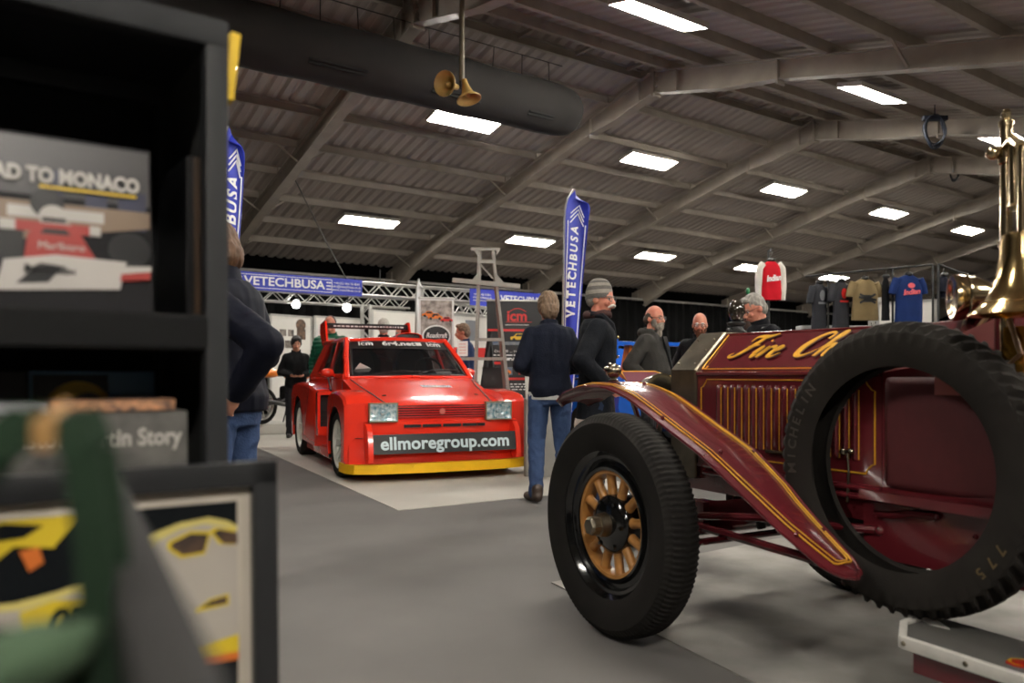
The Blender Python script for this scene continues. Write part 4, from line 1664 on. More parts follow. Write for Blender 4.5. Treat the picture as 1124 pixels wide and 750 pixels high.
    if g('beard'):
        q = MB()
        L = g('beard_len', .03)
        q.ball((0, .066, .010), (.052, .046, .034 + L * .4), 18, 12)
        q.ball((0, .070, -.012 - L), (.036, .030, .03 + L * .4), 16, 10)
        for sd in (1, -1):
            q.ball((sd * .054, .035, .045), (.017, .036, .045), 12, 8)
            q.tube([(sd * .004, .110, .047), (sd * .022, .104, .042), (sd * .036, .092, .020)], [.008, .008, .006], seg=8)
        for v in q.bm.verts:
            v.co = Th @ v.co
        q.remesh(.006, 1, amp=.006, freq=40, seed=3, fold=(1, 1, .4))
        q.build('beard', g('beard'), root, smooth=180, recalc=False)
    if g('moustache'):
        q = MB()
        for sd in (1, -1):
            q.tube([(sd * .002, .116, .050), (sd * .020, .113, .044), (sd * .038, .098, .032), (sd * .044, .09, .026)], [.011, .012, .009, .004], seg=10, M=Th)
        q.build('moustache', g('moustache'), root)
    if g('glasses'):
        q = MB()
        for sd in (1, -1):
            q.tube([(sd * .033 + .024 * math.cos(a), .112 - .010 * abs(math.cos(a)), .092 + .018 * math.sin(a)) for a in [2 * PI * k / 18 for k in range(18)]], .0028, seg=6, loop=True, M=Th)
            q.tube([(sd * .057, .103, .097), (sd * .08, .04, .10), (sd * .081, -.01, .095)], .0025, seg=6, M=Th)
        q.tube([(-.010, .112, .095), (0, .115, .099), (.010, .112, .095)], .0025, seg=6, M=Th)
        gl = q.build('glasses', frames_m, root)
        q = MB()
        for sd in (1, -1):
            q.lathe([(0, .001), (.022, .0)], 18, M=Th @ frame((sd * .033, .109, .092), (1, 0, 0), (0, 0, .8)))
        q.build('lenses', lens_m, gl)
    if g('beanie'):
        q = MB()
        rings = []
        for i in range(31):
            t = i / 30
            a = t * PI / 2
            r = max(.02, math.cos(a)) ** .72
            bulge = 1.0 + .05 * math.sin(t * PI)
            z = .092 + .160 * math.sin(a)
            oy = -.016 - .012 * t
            rings.append([(.089 * r * bulge * math.cos(p), oy + .108 * r * bulge * math.sin(p), z + .018 * math.sin(p) * (1 - t)) for p in [2 * PI * k / 28 for k in range(28)]])
        rings = [[(x * .97, y * .97, z) for x, y, z in rings[0]]] + rings
        q.loft(rings, M=Th)
        bmat = g('beanie')
        # stripes knitted round the hat
        for k, f in enumerate(q.bm.faces):
            row = k // 28
            f.material_index = 1 if row > 4 and (row - 5) // 4 % 2 == 0 and row < 28 else 0
        q.build('beanie', bmat, root, smooth=60)

    # clothes
    top = g('top')
    hem = g('hem', .86)
    grow = g('grow', .022)
    q = MB()
    torso(q, grow, z0=hem, T=lean, belly=g('belly', 0))
    for sh, el, wr, sd in arms:
        sh, el, wr = lean @ sh, lean @ el, lean @ wr
        q.cap(sh + Vector((-sd * .02, 0, .0)), .062 + grow * .8, el, .052 + grow * .7, n=16)
        e2 = wr + (el - wr).normalized() * .02
        q.cap(el, .052 + grow * .7, e2, .036 + grow * .6, n=16)
    if g('collar', True):
        ch = g('collar_h', .05)
        n = lean @ Vector((0, -.01, 1.46))
        q.lathe([(.075, -.03), (.078, ch * .5), (.082, ch), (.074, ch + .003), (.066, ch * .4), (.05, -.02)], 24, M=lean @ Matrix.Translation((0, -.006, 1.47)) @ Matrix.Rotation(-.22, 4, 'X'))
    if g('hood'):
        q.ball((0, -.085, 1.475), (.13, .06, .055), 18, 12, M=lean)
        for sd in (1, -1):
            q.ball((sd * .095, -.02, 1.475), (.04, .08, .04), 14, 10, M=lean)
    for v in q.bm.verts:
        v.co = sc @ v.co
    q.remesh(vox, 3, amp=g('fold', .006), freq=6, seed=len(label) * .37, fold=(1.3, 1.3, .8) if not g('puffer') else (.6, .6, 1))
    if g('puffer'):
        q.bm.normal_update()
        new = [v.co + v.normal * (.014 * abs(math.sin(v.co.z * PI / .062)) ** .6 - .007) for v in q.bm.verts]
        for v, c in zip(q.bm.verts, new):
            v.co = c
    tp = q.build(g('top_name', 'jacket'), top, root, smooth=180, recalc=False)
    def surf(x, z, extra=.0):
        """a point on the chest front in the person's frame"""
        y = .118 + grow + fat + (g('belly', 0) * max(0, 1 - abs(z - 1.1) / .22)) - max(0, (z - 1.33)) * .35
        return sc @ (lean @ Vector((x, y * math.sqrt(max(0, 1 - (x / .235) ** 2)) + extra, z)))
    if g('opening'):
        q = MB()
        pts = [surf(x, z, .004) for x, z in g('opening')]
        q.tube(pts, .006, seg=6)
        q.build('zip', blackm, tp)
    if g('buttons'):
        for x, z in g('buttons'):
            q = MB()
            q.ball(surf(x, z, .006), .0125, 10, 8)
            q.build('button', brass, tp)
    if g('under'):
        q = MB()
        def ut(u, v):
            z = 1.10 + .37 * v
            w = .02 + .06 * v
            return surf((2 * u - 1) * w, min(z, 1.44), .012)
        q.sheet(8, 10, ut, both=.008)
        q.build('shirt_front', g('under'), root, smooth=180)
    if g('scarf'):
        q = MB()
        q.tube([(.085 * math.cos(a), -.005 + .085 * math.sin(a), 1.50 + .012 * math.sin(2 * a)) for a in [2 * PI * k / 20 for k in range(20)]], .03, seg=10, loop=True, M=Tb)
        q.build('scarf', g('scarf'), root)
    if g('lapel'):
        q = MB()
        for sd in (1, -1):
            q.tube([(sd * .075, -.06, 1.50), (sd * .095, .02, 1.49), (sd * .07, .095, 1.42), (sd * .045, .135, 1.33)], [.028, .03, .032, .012], seg=8, M=Tb)
        q.build('coat_collar', top, tp)
    if g('shirt_tail'):
        q = MB()
        q.lathe([(.182, hem - .035), (.186, hem - .03), (.19, hem + .03), (.18, hem + .03)], 28, M=sc @ Matrix.Diagonal((1, .74, 1, 1)))
        q.build('shirt_tail', g('shirt_tail'), root)
    if g('strap'):
        q = MB()
        q.tube([(-.10, .12, 1.36), (-.12, .05, 1.445), (-.125, -.05, 1.445), (-.12, -.135, 1.36), (-.06, -.16, 1.2)], .014, seg=6, M=Tb)
        q.build('bag_strap', g('strap'), root)
    if g('logo'):
        q = MB()
        p = surf(-.09, 1.30, .006)
        q.box(p, (.03, .004, .012), rot=Matrix.Rotation(.4, 4, 'Y'))
        q.build('chest_logo', gold, tp)
    q = MB()
    q.loft([[(a * math.cos(k * PI / 12), c * math.sin(k * PI / 12) - .004, z) for k in range(24)] for z, a, c in ((.80, .165, .115), (.88, .172, .122), (.97, .166, .118))])
    for hip, kn, an, sd in legs:
        q.cap(hip + Vector((0, 0, -.02)), .098, kn, .074, n=16)
        q.cap(kn, .074, an + Vector((0, -.005, -.005)), .058, n=16)
        q.cap(an + Vector((0, 0, .06)), .06, an + Vector((0, .01, -.02)), .062, n=16)
    for v in q.bm.verts:
        v.co = sc @ v.co
    q.remesh(vox, 3, amp=.006, freq=11, seed=2.2, fold=(1, 1, .9))
    q.build('trousers', g('trousers'), root, smooth=180, recalc=False)
    for hip, kn, an, sd in legs:
        q = MB()
        q.cap(an + Vector((0, -.045, -.035)), .045, an + Vector((sd * .015, .06, -.04)), .044, n=14)
        q.cap(an + Vector((sd * .012, .05, -.045)), .043, an + Vector((sd * .03, .165, -.055)), .036, n=14)
        q.cap(an + Vector((0, -.03, .03)), .05, an + Vector((0, -.03, -.02)), .048, n=14)
        for v in q.bm.verts:
            v.co = sc @ v.co
        q.remesh(.009, 2)
        for v in q.bm.verts:
            v.co.z = max(v.co.z, .004)
        q.build('shoe', g('shoes', blackm), root, smooth=180, recalc=False)
    return root


navy = mat('navy_jacket_cloth', (13, 15, 27), .62, vary=.1, spec=.1, bump=.04, bscale=40)
navy_k = cloth('navy_knit', (13, 18, 33))
coat = cloth('dark_navy_coat', (11, 14, 21))
grey_h = cloth('charcoal_hoodie', (50, 48, 46))
dark_j = cloth('black_jacket_cloth', (20, 20, 24))
green_p = cloth('green_puffer', (14, 86, 62), .45)
blk_t = cloth('black_tshirt', (11, 12, 15))
jeans = cloth('blue_denim', (56, 74, 108))
jeans_d = cloth('dark_denim', (34, 44, 66))
jeans_dark = cloth('charcoal_trousers', (34, 34, 38))
hair_br = mat('brown_hair', (92, 62, 38), .6, vary=.45, scale=60, stretch=(1, 1, .2))
hair_gb = mat('greying_brown_hair', (120, 96, 74), .65, vary=.5, scale=60, stretch=(1, 1, .2))
hair_gr = mat('grey_hair', (150, 144, 136), .65, vary=.45, scale=60, stretch=(1, 1, .2))
hair_wh = mat('white_hair', (200, 194, 184), .65, vary=.3, scale=60)
hair_dk = mat('dark_stubble', (70, 58, 50), .75, vary=.4, scale=90)
beard_g = mat('greying_beard', (150, 140, 128), .8, c2=(46, 38, 34), scale=9)
beard_r = mat('reddish_beard', (112, 66, 42), .8, vary=.4, scale=40)
knit_a = mat('grey_knit', (92, 88, 84), .9, vary=.2, scale=40, bump=.3, bscale=140)
knit_b = mat('pale_grey_knit', (138, 131, 122), .9, vary=.2, scale=40, bump=.3, bscale=140)
boots = mat('brown_leather_boot', (58, 44, 36), .55)

person('man in a navy jacket, hand in pocket, half hidden by the book rack', 1.77, (-1.33, 3.74, 0), 74,
       dict(skin=skin_m, hair='long', hair_m=hair_br, top=navy, hem=.88, grow=.03, arm_l=((.30, -.41, 1.14), (.22, -.19, .94)), arm_r='front', trousers=jeans, nod=14, yaw=8, collar_h=.06, logo=True, lean=3, fold=.0045))
person('man in a dark navy sweater and jeans seen from behind', 1.73, (.315, 6.62, 0.006), 14,
       dict(skin=skin_m, hair='long', hair_m=hair_gb, top=navy_k, top_name='sweater', hem=.88, arm_l='front', arm_r='front', trousers=jeans, shirt_tail=cloth('white_shirt', (215, 214, 210)), shoes=boots, yaw=-6, lean=3, collar_h=.035, step=.05, stance=.14))
person('man in a striped beanie and dark coat with brass buttons, white moustache', 1.76, (.66, 6.2, 0), -92,
       dict(skin=skin_r, hair='fringe', hair_m=hair_gr, beanie=[knit_a, knit_b], moustache=hair_wh, glasses=True, top=coat, top_name='coat', hem=.70, grow=.03, arm_r='pocket', arm_l='pocket', trousers=jeans_d,
            scarf=cloth('dark_check_scarf', (62, 40, 38)), lapel=True, buttons=[(-.06, 1.33), (.06, 1.33), (-.06, 1.18), (.06, 1.18), (-.06, 1.03), (.06, 1.03)], yaw=-30, nod=4, lean=1))
person('bearded man in a charcoal hooded jacket wearing glasses', 1.74, (1.40, 8.05, 0), -118,
       dict(skin=skin_r, hair='fringe', hair_m=hair_dk, beard=beard_g, beard_len=.05, glasses=True, top=grey_h, hem=.82, grow=.028, belly=.05, arm_r='pocket', arm_l='pocket', hood=True, under=blk_t, trousers=jeans_dark, yaw=-14, nod=2,
            opening=[(.0, .88), (.0, 1.0), (.0, 1.12)], fat=.01))
person('bald man with a reddish beard and dark quilted jacket', 1.72, (2.07, 8.75, 0), 158,
       dict(skin=skin_r, hair='buzz', hair_m=None, beard=beard_r, beard_len=.02, glasses=True, top=dark_j, hem=.84, grow=.03, under=blk_t, trousers=jeans_dark, yaw=8, nod=8, arm_r='pocket', arm_l='pocket', brow=True, collar_h=.06))
person('grey haired man in glasses and black jacket with a shoulder strap', 1.76, (2.22, 6.95, 0), 102,
       dict(skin=skin_r, hair='short', hair_m=hair_gr, glasses=True, top=dark_j, hem=.82, grow=.03, trousers=jeans_dark, nod=20, lean=6, strap=mat('grey_strap', (96, 100, 96), .8), collar_h=.06, arm_l='front', arm_r='front'))
person('bald man in a green puffer jacket behind the red car', 1.93, (-2.72, 12.0, 0.006), 182,
       dict(skin=skin_r, hair='buzz', hair_m=hair_dk, top=green_p, puffer=True, grow=.04, fold=.003, hem=.84, trousers=jeans_dark, nod=24, fat=.02, arm_l='down', arm_r='down', under=mat('grey_tee', (150, 146, 140), .9)), vox=.011)
person('white haired man beyond the red car roof, seen from behind', 1.9, (-1.95, 12.1, 0), 10,
       dict(skin=skin_r, hair='short', hair_m=hair_wh, top=coat, trousers=jeans_dark), vox=.012)
person('man with thin pinkish scalp beyond the red car spoiler', 1.82, (-1.80, 12.95, 0), 25,
       dict(skin=skin_r, hair='fringe', hair_m=hair_gr, top=cloth('wine_jacket', (90, 30, 30)), trousers=jeans_dark), vox=.012)
person('brown haired man in navy beside the tall white stand banner', 1.86, (-1.52, 13.75, 0), 40,
       dict(skin=skin_m, hair='short', hair_m=hair_br, top=navy, trousers=jeans_dark), vox=.012)
person('man in dark blue facing left behind the ladder', 1.82, (-.70, 12.1, 0), 86,
       dict(skin=skin_m, hair='short', hair_m=hair_gb, top=cloth('blue_fleece', (34, 48, 82)), trousers=jeans_dark, arm_l='front', arm_r='front'), vox=.011)
person('dark haired person in black beside the orange motorcycle', 1.68, (-3.58, 13.2, 0), 200,
       dict(skin=skin_m, hair='long', hair_m=mat('black_hair', (34, 28, 26), .6), top=blk_t, trousers=jeans_dark, nod=15, arm_l='front', arm_r='front'), vox=.012)
# ====================================================================== stands and props beyond the cars
Uv, Vv = Vector((.8147, .5798, 0)), Vector((-.5798, .8147, 0))
truss_m = mat('truss_aluminium', (190, 188, 182), .35, metal=.6)
bluev = mat('blue_vinyl', (40, 54, 176), .45, vary=.06)
whitev = mat('white_vinyl', (232, 232, 230), .5, vary=.03)
panelw = mat('white_wall_panel', (222, 218, 210), .7, vary=.05)
blackv = mat('black_vinyl', (20, 20, 21), .5)
redv = mat('red_vinyl', (214, 44, 40), .5)
orangev = mat('orange_paint', (238, 126, 24), .35, coat=.4)
yel = mat('yellow_print', (236, 190, 40), .5)
bluep = mat('bright_blue_paint', (22, 92, 196), .25, coat=.5)
greyp = mat('grey_print', (120, 122, 126), .6)
lampm = mat('lit_spotlight', (255, 255, 255), .3, emit=60, vary=0)


def truss(name, lab, p0, p1, w=.24, group=None):
    p0, p1 = Vector(p0), Vector(p1)
    root = thing(name, lab, 'truss', (p0 + p1) / 2, 0, group)
    c = (p0 + p1) / 2
    d = (p1 - p0)
    L = d.length
    d.normalize()
    up = Vector((0, 0, 1)) if abs(d.z) < .9 else Vector((1, 0, 0))
    sx = d.cross(up).normalized()
    sy = sx.cross(d)
    m = MB()
    cor = [(a, b) for a in (-1, 1) for b in (-1, 1)]
    def P(t, a, b):
        return d * (t - L / 2) + sx * a * w / 2 + sy * b * w / 2
    for a, b in cor:
        m.tube([P(0, a, b), P(L, a, b)], .022, seg=8)
    m.build('chords', truss_m, root)
    m = MB()
    n = max(2, int(L / w))
    for i in range(n):
        t0, t1 = L * i / n, L * (i + 1) / n
        s = 1 if i % 2 else -1
        for b in (-1, 1):
            m.tube([P(t0, -s, b), P(t1, s, b)], .010, seg=5)
            m.tube([P(t0, b, -s), P(t1, b, s)], .010, seg=5)
    m.build('lacing', truss_m, root)
    return root
PR = Vector((-2.93, 15.0, 0))
truss('lighting_truss', 'silver truss carrying the long blue banners', PR - Uv * 3.4 + Vector((0, 0, 2.66)), PR + Uv * 4.6 + Vector((0, 0, 2.66)))
PB = Vector((-3.74, 18.0, 0))
truss('lighting_truss', 'silver truss carrying two lit spotlights behind the blue banner', PB - Uv * 2.6 + Vector((0, 0, 2.72)), PB + Uv * 1.55 + Vector((0, 0, 2.72)), .22)
PL = at(402, 338, 16.6)
truss('truss_upright', 'upright silver truss leg behind the red car spoiler', (PL.x, PL.y, 0.0), (PL.x, PL.y, 2.5), .17)
truss('lighting_truss', 'silver truss piece behind the ladder and tall white banner', at(498, 338, 16.9), at(545, 345, 18.6), .2)
PT = at(962, 326, 13.5)
truss('truss_upright', 'dark upright truss leg behind the hanging tan shirt', (PT.x, PT.y, 0), (PT.x, PT.y, PT.z), .16)
for px, py, lab in ((325, 334, 'lit white spotlight, left one on the further truss'), (381, 338, 'lit white spotlight, right one on the further truss')):
    Y = 17.3 if px < 350 else 17.85
    sp_ = thing('spotlight', lab, 'light', at(px, py, Y), 0, 'spotlights on the truss')
    m = MB()
    m.lathe([(.06, .22), (.075, .2), (.085, .02), (.10, 0), (.095, 0), (.08, .02), (.05, .1), (0, .1)], 20, M=frame((0, 0, 0), (1, 0, 0), (0, 0, 1)) @ Matrix.Rotation(PI, 4, 'Y'))
    m.build('can', blackp, sp_)
    m = MB()
    m.ball((0, -.01, 0), (.085, .03, .085), 16, 10)
    m.build('lit_lens', lampm, sp_)
    m = MB()
    m.bar((0, .08, .05), (0, .1, .28), .03, .02)
    m.build('clamp', blackp, sp_)

def banner(name, lab, s0, s1, z0, z1, letters):
    root = thing(name, lab, 'banner', PR + Uv * ((s0 + s1) / 2) - Vv * .20, HA)
    W = s1 - s0
    m = MB()
    m.box((0, 0, (z0 + z1) / 2), (W, .012, z1 - z0))
    m.build('banner_sheet', bluev, root, smooth=0)
    m = MB()
    zc = (z0 + z1) / 2
    for x, z, t, size, wd in letters:
        m.text(t, size, frame((x, -.0075, zc + z), (1, 0, 0), (0, 0, 1)), depth=.0006, bold=.004 if size > .1 else 0, width=wd)
    if letters[0][0] != 99:
        for x0, x1, z0_, z1_ in ((-.86, .86, .108, .118), (-.86, .86, -.118, -.108)) if W > 2.5 else ():
            m.box(((x0 + x1) / 2 + .08, -.0075, zc + (z0_ + z1_) / 2), (x1 - x0, .0012, z1_ - z0_))
        if W > 2.5:
            for sx in (-1, 1):
                m.box((.08 + sx * .86, -.0075, zc), (.01, .0012, .22))
                for k in (-1, 0, 1):
                    m.box((.08 + sx * .80, -.0075, zc + k * .06), (.09, .0012, .022))
    m.build('lettering', whitev, root, smooth=0)
    m = MB()
    for x in (-W / 2 + .1, 0, W / 2 - .1):
        m.tube([(x, 0, z1 - .01), (x, .12, z1 + .03)], .008, seg=5)
    m.build('ties', blackp, root)
    return root
banner('blue_banner', 'long blue banner lettered in white on the truss at left', -3.05, .02, 2.50, 2.81,
       [(.08, 0, 'VETECHBUSA', .21, 1.46), (1.23, .06, '+44 (0)1 406 18 4844', .06, .50), (1.23, 0, 'info@vetechbusa.co.uk', .06, .56), (1.23, -.06, 'www.vetechbusa.co.uk', .06, .56), (-1.15, .05, 'SALES & RENTAL', .06, .42), (-1.15, -.04, 'www.vetechbusa.co.uk', .06, .48)])
banner('blue_banner', 'blue banner on the truss behind the ladder', 2.4, 4.5, 2.46, 2.80,
       [(-.75, .06, '+44 (0)1 406 18 4844', .06, .42), (-.75, 0, 'info@vetechbusa.co.uk', .06, .46), (-.75, -.06, 'www.vetechbusa.co.uk', .06, .46), (.3, 0, 'VETECHBUSA', .2, 1.2)])

# ---- white exhibition wall panels
def wall_panel(lab, p0, p1, z1, prints=()):
    p0, p1 = Vector(p0), Vector(p1)
    d = (p1 - p0)
    L = d.length
    a = math.atan2(d.y, d.x)
    root = thing('wall_panel', lab, 'wall panel', (p0.x, p0.y, 0), a)
    m = MB()
    m.box((L / 2, 0, z1 / 2), (L, .05, z1))
    m.build('panel', panelw, root, smooth=0)
    m = MB()
    for x in (0, L):
        m.box((x, 0, z1 / 2), (.05, .07, z1))
    m.box((L / 2, 0, z1), (L, .07, .04))
    m.build('panel_frame', truss_m, root, smooth=0)
    for x, z, w, h, mm, rd in prints:
        m = MB()
        if rd:
            m.lathe([(0, .006), (w / 2, .006), (w / 2, 0)], 24, M=frame((x, -.026, z), (1, 0, 0), (0, 0, 1)))
        else:
            m.box((x, -.029, z), (w, .006, h))
        m.build('picture', mm, root, smooth=0)
    return root
brownp = mat('brown_print', (120, 92, 70), .6, c2=(60, 48, 44), scale=12)
darkp = mat('dark_photo_print', (60, 54, 52), .5, c2=(150, 140, 130), scale=9)
g0, g1 = at(296, 400, 16.4), at(341, 400, 17.2)
wall_panel('white stand wall with round and square pictures beside the green jacket', g0, g1, 2.28, [(.75, 2.10, .25, .25, brownp, True), (.30, 1.92, .16, .14, darkp, False), (.50, 1.92, .14, .14, darkp, False), (.76, 1.9, .22, .22, brownp, False), (.45, 1.68, .2, .16, darkp, False)])
g0, g1 = at(345, 400, 17.2), at(398, 400, 18.2)
wall_panel('white stand wall behind the man in the green jacket', g0, g1, 2.30, [(.4, 2.0, .2, .2, greyp, False)])
g0, g1 = at(408, 400, 18.0), at(474, 400, 19.2)
wall_panel('white stand wall behind the white haired man', g0, g1, 2.50)
g0, g1 = at(494, 400, 16.0), at(536, 400, 16.8)
wall_panel('white stand wall with a grey picture behind the man in blue', g0, g1, 2.25, [(.55, 1.95, .30, .42, greyp, False), (.45, 1.5, 1.1, .2, redv, False)])
g0, g1 = at(964, 400, 13.2), at(1028, 400, 12.6)
wall_panel('white stand wall behind the hanging blue shirt', g0, g1, 2.22)

# ---- roller banners
def roller(name, lab, base, ang, w, h, sheet, top=None):
    root = thing(name, lab, 'roller banner', base, ang)
    m = MB()
    m.box((0, 0, h / 2 + .04), (w, .008, h - .08))
    m.build('banner_sheet', sheet, root, smooth=0)
    m = MB()
    m.box((0, .02, .05), (w + .04, .16, .10), bev=.02)
    m.box((0, 0, h), (w + .02, .03, .03), bev=.006)
    m.tube([(0, .05, .1), (0, .02, h)], .012, seg=8)
    m.build('cassette', truss_m, root)
    return root
b0 = at(479, 400, 12.75)
rb1 = roller('roller_banner', 'tall white-edged banner with a dark oval badge behind the red car', (b0.x, b0.y, 0), .2, .56, 2.27, whitev)
m = MB()
M0 = lambda x, z: frame((x, -.0055, z), (1, 0, 0), (0, 0, 1))
m.box((0, -.005, 1.60), (.50, .002, 1.26))
m.build('picture', mat('grey_photo_print', (104, 96, 90), .5, c2=(190, 180, 172), scale=10), rb1, smooth=0)
def toy_car(parent, x, z, s, mm, nm='car_picture', y=-.008):
    m = MB()
    m.prism([(-.5 * s, 0), (-.5 * s, .16 * s), (-.3 * s, .2 * s), (-.16 * s, .36 * s), (.2 * s, .36 * s), (.34 * s, .2 * s), (.5 * s, .16 * s), (.5 * s, 0)], (0, .001), M=frame((x, y, z), (1, 0, 0), (0, 0, 1)))
    m.mi = 1
    m.prism([(-.22 * s, .2 * s), (-.13 * s, .32 * s), (.17 * s, .32 * s), (.26 * s, .2 * s)], (0.001, .002), M=frame((x, y, z), (1, 0, 0), (0, 0, 1)))
    for q in (-.3, .3):
        m.lathe([(0, .002), (.09 * s, .002)], 12, M=frame((x + q * s, y, z + .01 * s), (1, 0, 0), (0, 0, 1)))
    return m.build(nm, [mm, blackv], parent, smooth=0)
toy_car(rb1, -.12, 1.98, .22, orangev)
toy_car(rb1, -.02, 1.94, .24, orangev)
toy_car(rb1, .16, 1.90, .20, redv)
toy_car(rb1, .05, 1.28, .30, redv)
m = MB()
m.lathe([(0, .003), (.23, .003), (.23, 0)], 40, M=M0(.0, 1.66) @ Matrix.Diagonal((1, .78, 1, 1)))
m.mi = 1
m.lathe([(0, .0045), (.205, .0045)], 40, M=M0(.0, 1.66) @ Matrix.Diagonal((1, .76, 1, 1)))
ov = m.build('oval_badge', [whitev, blackv], rb1, smooth=0)
m = MB()
m.text('Roadcraft', .11, M0(0, 1.67) @ Matrix.Translation((0, 0, .006)), depth=.0006, bold=.002, shear=.3, width=.34)
m.build('lettering', whitev, ov, smooth=0)

b1 = at(566, 400, 12.1)
rb2 = roller('roller_banner', 'wide black banner with red lettering and car pictures beside the ladder', (b1.x, b1.y, 0), .12, .88, 2.17, blackv)
M1 = lambda x, z, l=0: frame((x, -.0055 - l, z), (1, 0, 0), (0, 0, 1))
m = MB()
m.text('icm', .22, M1(.02, 1.93), depth=.0006, bold=.006, width=.30)
m.tube([(-.10 + .26 * k / 10, -.006, 2.0 + .05 * math.sin(PI * k / 10)) for k in range(11)], .006, seg=5)
m.box((.05, -.0055, 1.845), (.40, .001, .008))
for z in (1.72, .98):
    m.box((0, -.0055, z), (.85, .001, .035))
for x in (-.28, .1, .33):
    m.box((x, -.0055, 1.24 - .02), (.16, .001, .04))
m.build('red_lettering', redv, rb2, smooth=0)
m = MB()
m.text('One 20 ... responsibly', .055, M1(-.02, 1.40), depth=.0005, width=.62)
m.box((.02, -.0055, 1.80), (.36, .001, .007))
rnd = random.Random(9)
for z in (1.34, 1.29, 1.24 + .03, .9, .86, .82):
    x = -.36
    while x < .3:
        w = rnd.uniform(.03, .1)
        m.box((x + w / 2, -.0055, z), (w, .001, .016))
        x += w + .02
m.build('white_lettering', whitev, rb2, smooth=0)
toy_car(rb2, .05, 1.575, .26, yel)
toy_car(rb2, .34, 1.575, .18, redv)
toy_car(rb2, -.2, 1.06, .26, orangev)
toy_car(rb2, .18, 1.05, .26, redv)
m = MB()
m.box((0.02, -.006, 1.52), (.84, .001, .05))
m.box((-.2, -.006, 1.10), (.3, .001, .12))
m.build('photo_strip', mat('photo_strip_print', (130, 132, 130), .5, c2=(70, 90, 120), scale=12), rb2, smooth=0)

# black easel leaning by the ladder
e0 = at(532, 425, 11.35)
ez = thing('easel', 'black easel leaning between the ladder and the black banner', 'easel', (e0.x, e0.y, 0))
m = MB()
m.bar((-.16, -.05, 0), (.08, .08, 1.66), .09, .03)
m.bar((.22, -.05, 0), (.08, .10, 1.6), .03, .03)
m.bar((.0, .38, 0), (.08, .12, 1.55), .03, .03)
m.bar((-.12, -.06, .7), (.22, -.06, .7), .03, .03)
m.build('easel_legs', blackp, ez, smooth=0)
m = MB()
m.box((.12, -.075, .95), (.3, .01, .4))
m.build('board', blackv, ez, smooth=0)

ladm = mat('ladder_aluminium', (150, 146, 138), .45, metal=.35, vary=.15, scale=10)
# ---- aluminium ladder with cross bar
l0 = Vector((at(536, 411, 10.6).x, 10.6, 0))
ld = thing('step_ladder', 'tall aluminium ladder frame with a wide cross bar behind the red car', 'ladder', l0)
lx = lambda px: (px - 536) / F * 10.6
lz = lambda py: CAMH + (HOR - py) / F * 10.6
m = MB()
m.bar((lx(519), 0, 0.0), (lx(526), 0, lz(272)), .062, .035)
m.build('ladder_rail', ladm, ld, smooth=0)
m = MB()
m.bar((lx(566), 0, 0.0), (lx(541), 0, lz(273)), .062, .035)
m.build('ladder_rail', ladm, ld, smooth=0)
m = MB()
m.bar((lx(517), .5, 0.0), (lx(527), .02, lz(275)), .045, .03)
m.bar((lx(560), .5, 0.0), (lx(541), .02, lz(276)), .045, .03)
m.bar((lx(517), .42, .45), (lx(560), .42, .45), .03, .03)
m.build('rear_legs', ladm, ld, smooth=0)
for py, x0, x1 in ((274, 517, 548), (288, 526, 543), (373, 521, 553), (394, 500, 556), (440, 519, 560), (480, 518, 563)):
    m = MB()
    m.bar((lx(x0), -.03, lz(py)), (lx(x1), -.03, lz(py)), .035, .04)
    m.build('rung', ladm, ld, smooth=0)
m = MB()
m.bar((lx(497), -.05, lz(308)), (lx(571), -.05, lz(315)), .04, .06)
m.build('cross_bar', ladm, ld, smooth=0)
m = MB()
for a in (1, -1):
    x = lx(524 if a == 1 else 545)
    m.prism([(0, 0), (a * -.10, -.0), (0, .12)], (-.008, .008), M=frame((x, -.04, lz(311)), (1, 0, 0), (0, 0, 1)))
    m.prism([(0, 0), (a * -.08, .06), (0, -.06)], (-.008, .008), M=frame((x, -.04, lz(276)), (1, 0, 0), (0, 0, 1)))
m.bar((lx(527), -.02, lz(290)), (lx(541), -.02, lz(306)), .02, .02)
m.build('gussets', ladm, ld, smooth=0)
m = MB()
m.box((lx(508), -.07, lz(383)), (.14, .004, .20))
nt = m.build('notice', paper, ld, smooth=0)
m = MB()
for k in range(4):
    m.box((lx(508), -.073, lz(383) + .06 - .04 * k), (.09, .001, .008))
m.build('notice_print', mat('pink_print', (226, 150, 140), .6), nt, smooth=0)

# ---- information plinth beside the red car
q0 = Vector((at(596, 411, 8.2).x, 8.2, 0.006))
pl = thing('info_plinth', 'grey information plinth with a leaflet board beside the red car', 'plinth', q0, .1)
m = MB()
prof = [(-.20, -.02), (-.185, -.075), (-.10, -.115), (0, -.128), (.10, -.115), (.185, -.075), (.20, -.02), (.18, .05), (-.18, .05)]
m.loft([[(x, y, z) for x, y in prof] for z in (0, .80)])
m.build('plinth_body', mat('grey_plinth', (150, 147, 142), .55, vary=.1), pl, smooth=30)
m = MB()
BM = frame((-.03, -.135, .93), (1, .0, 0), (0, .30, 1))
m.box((0, 0, 0), (.34, .30, .015), M=BM, bev=.004)
m.bar((0, -.02, .78), (0, -.10, .93), .10, .03)
bd = m.build('board', mat('pale_grey_board', (176, 172, 166), .5), pl, smooth=20)
m = MB()
for k, z in enumerate((.02, -.045, -.105)):
    m.box((-.02, z, .009), (.20, .05, .002), M=BM)
m.build('photos', mat('plum_photo_print', (110, 60, 64), .5, c2=(50, 38, 44), scale=30), bd, smooth=0)
m = MB()
m.box((-.04, .095, .009), (.10, .05, .002), M=BM)
m.build('heading', mat('pink_heading', (196, 120, 112), .6), bd, smooth=0)

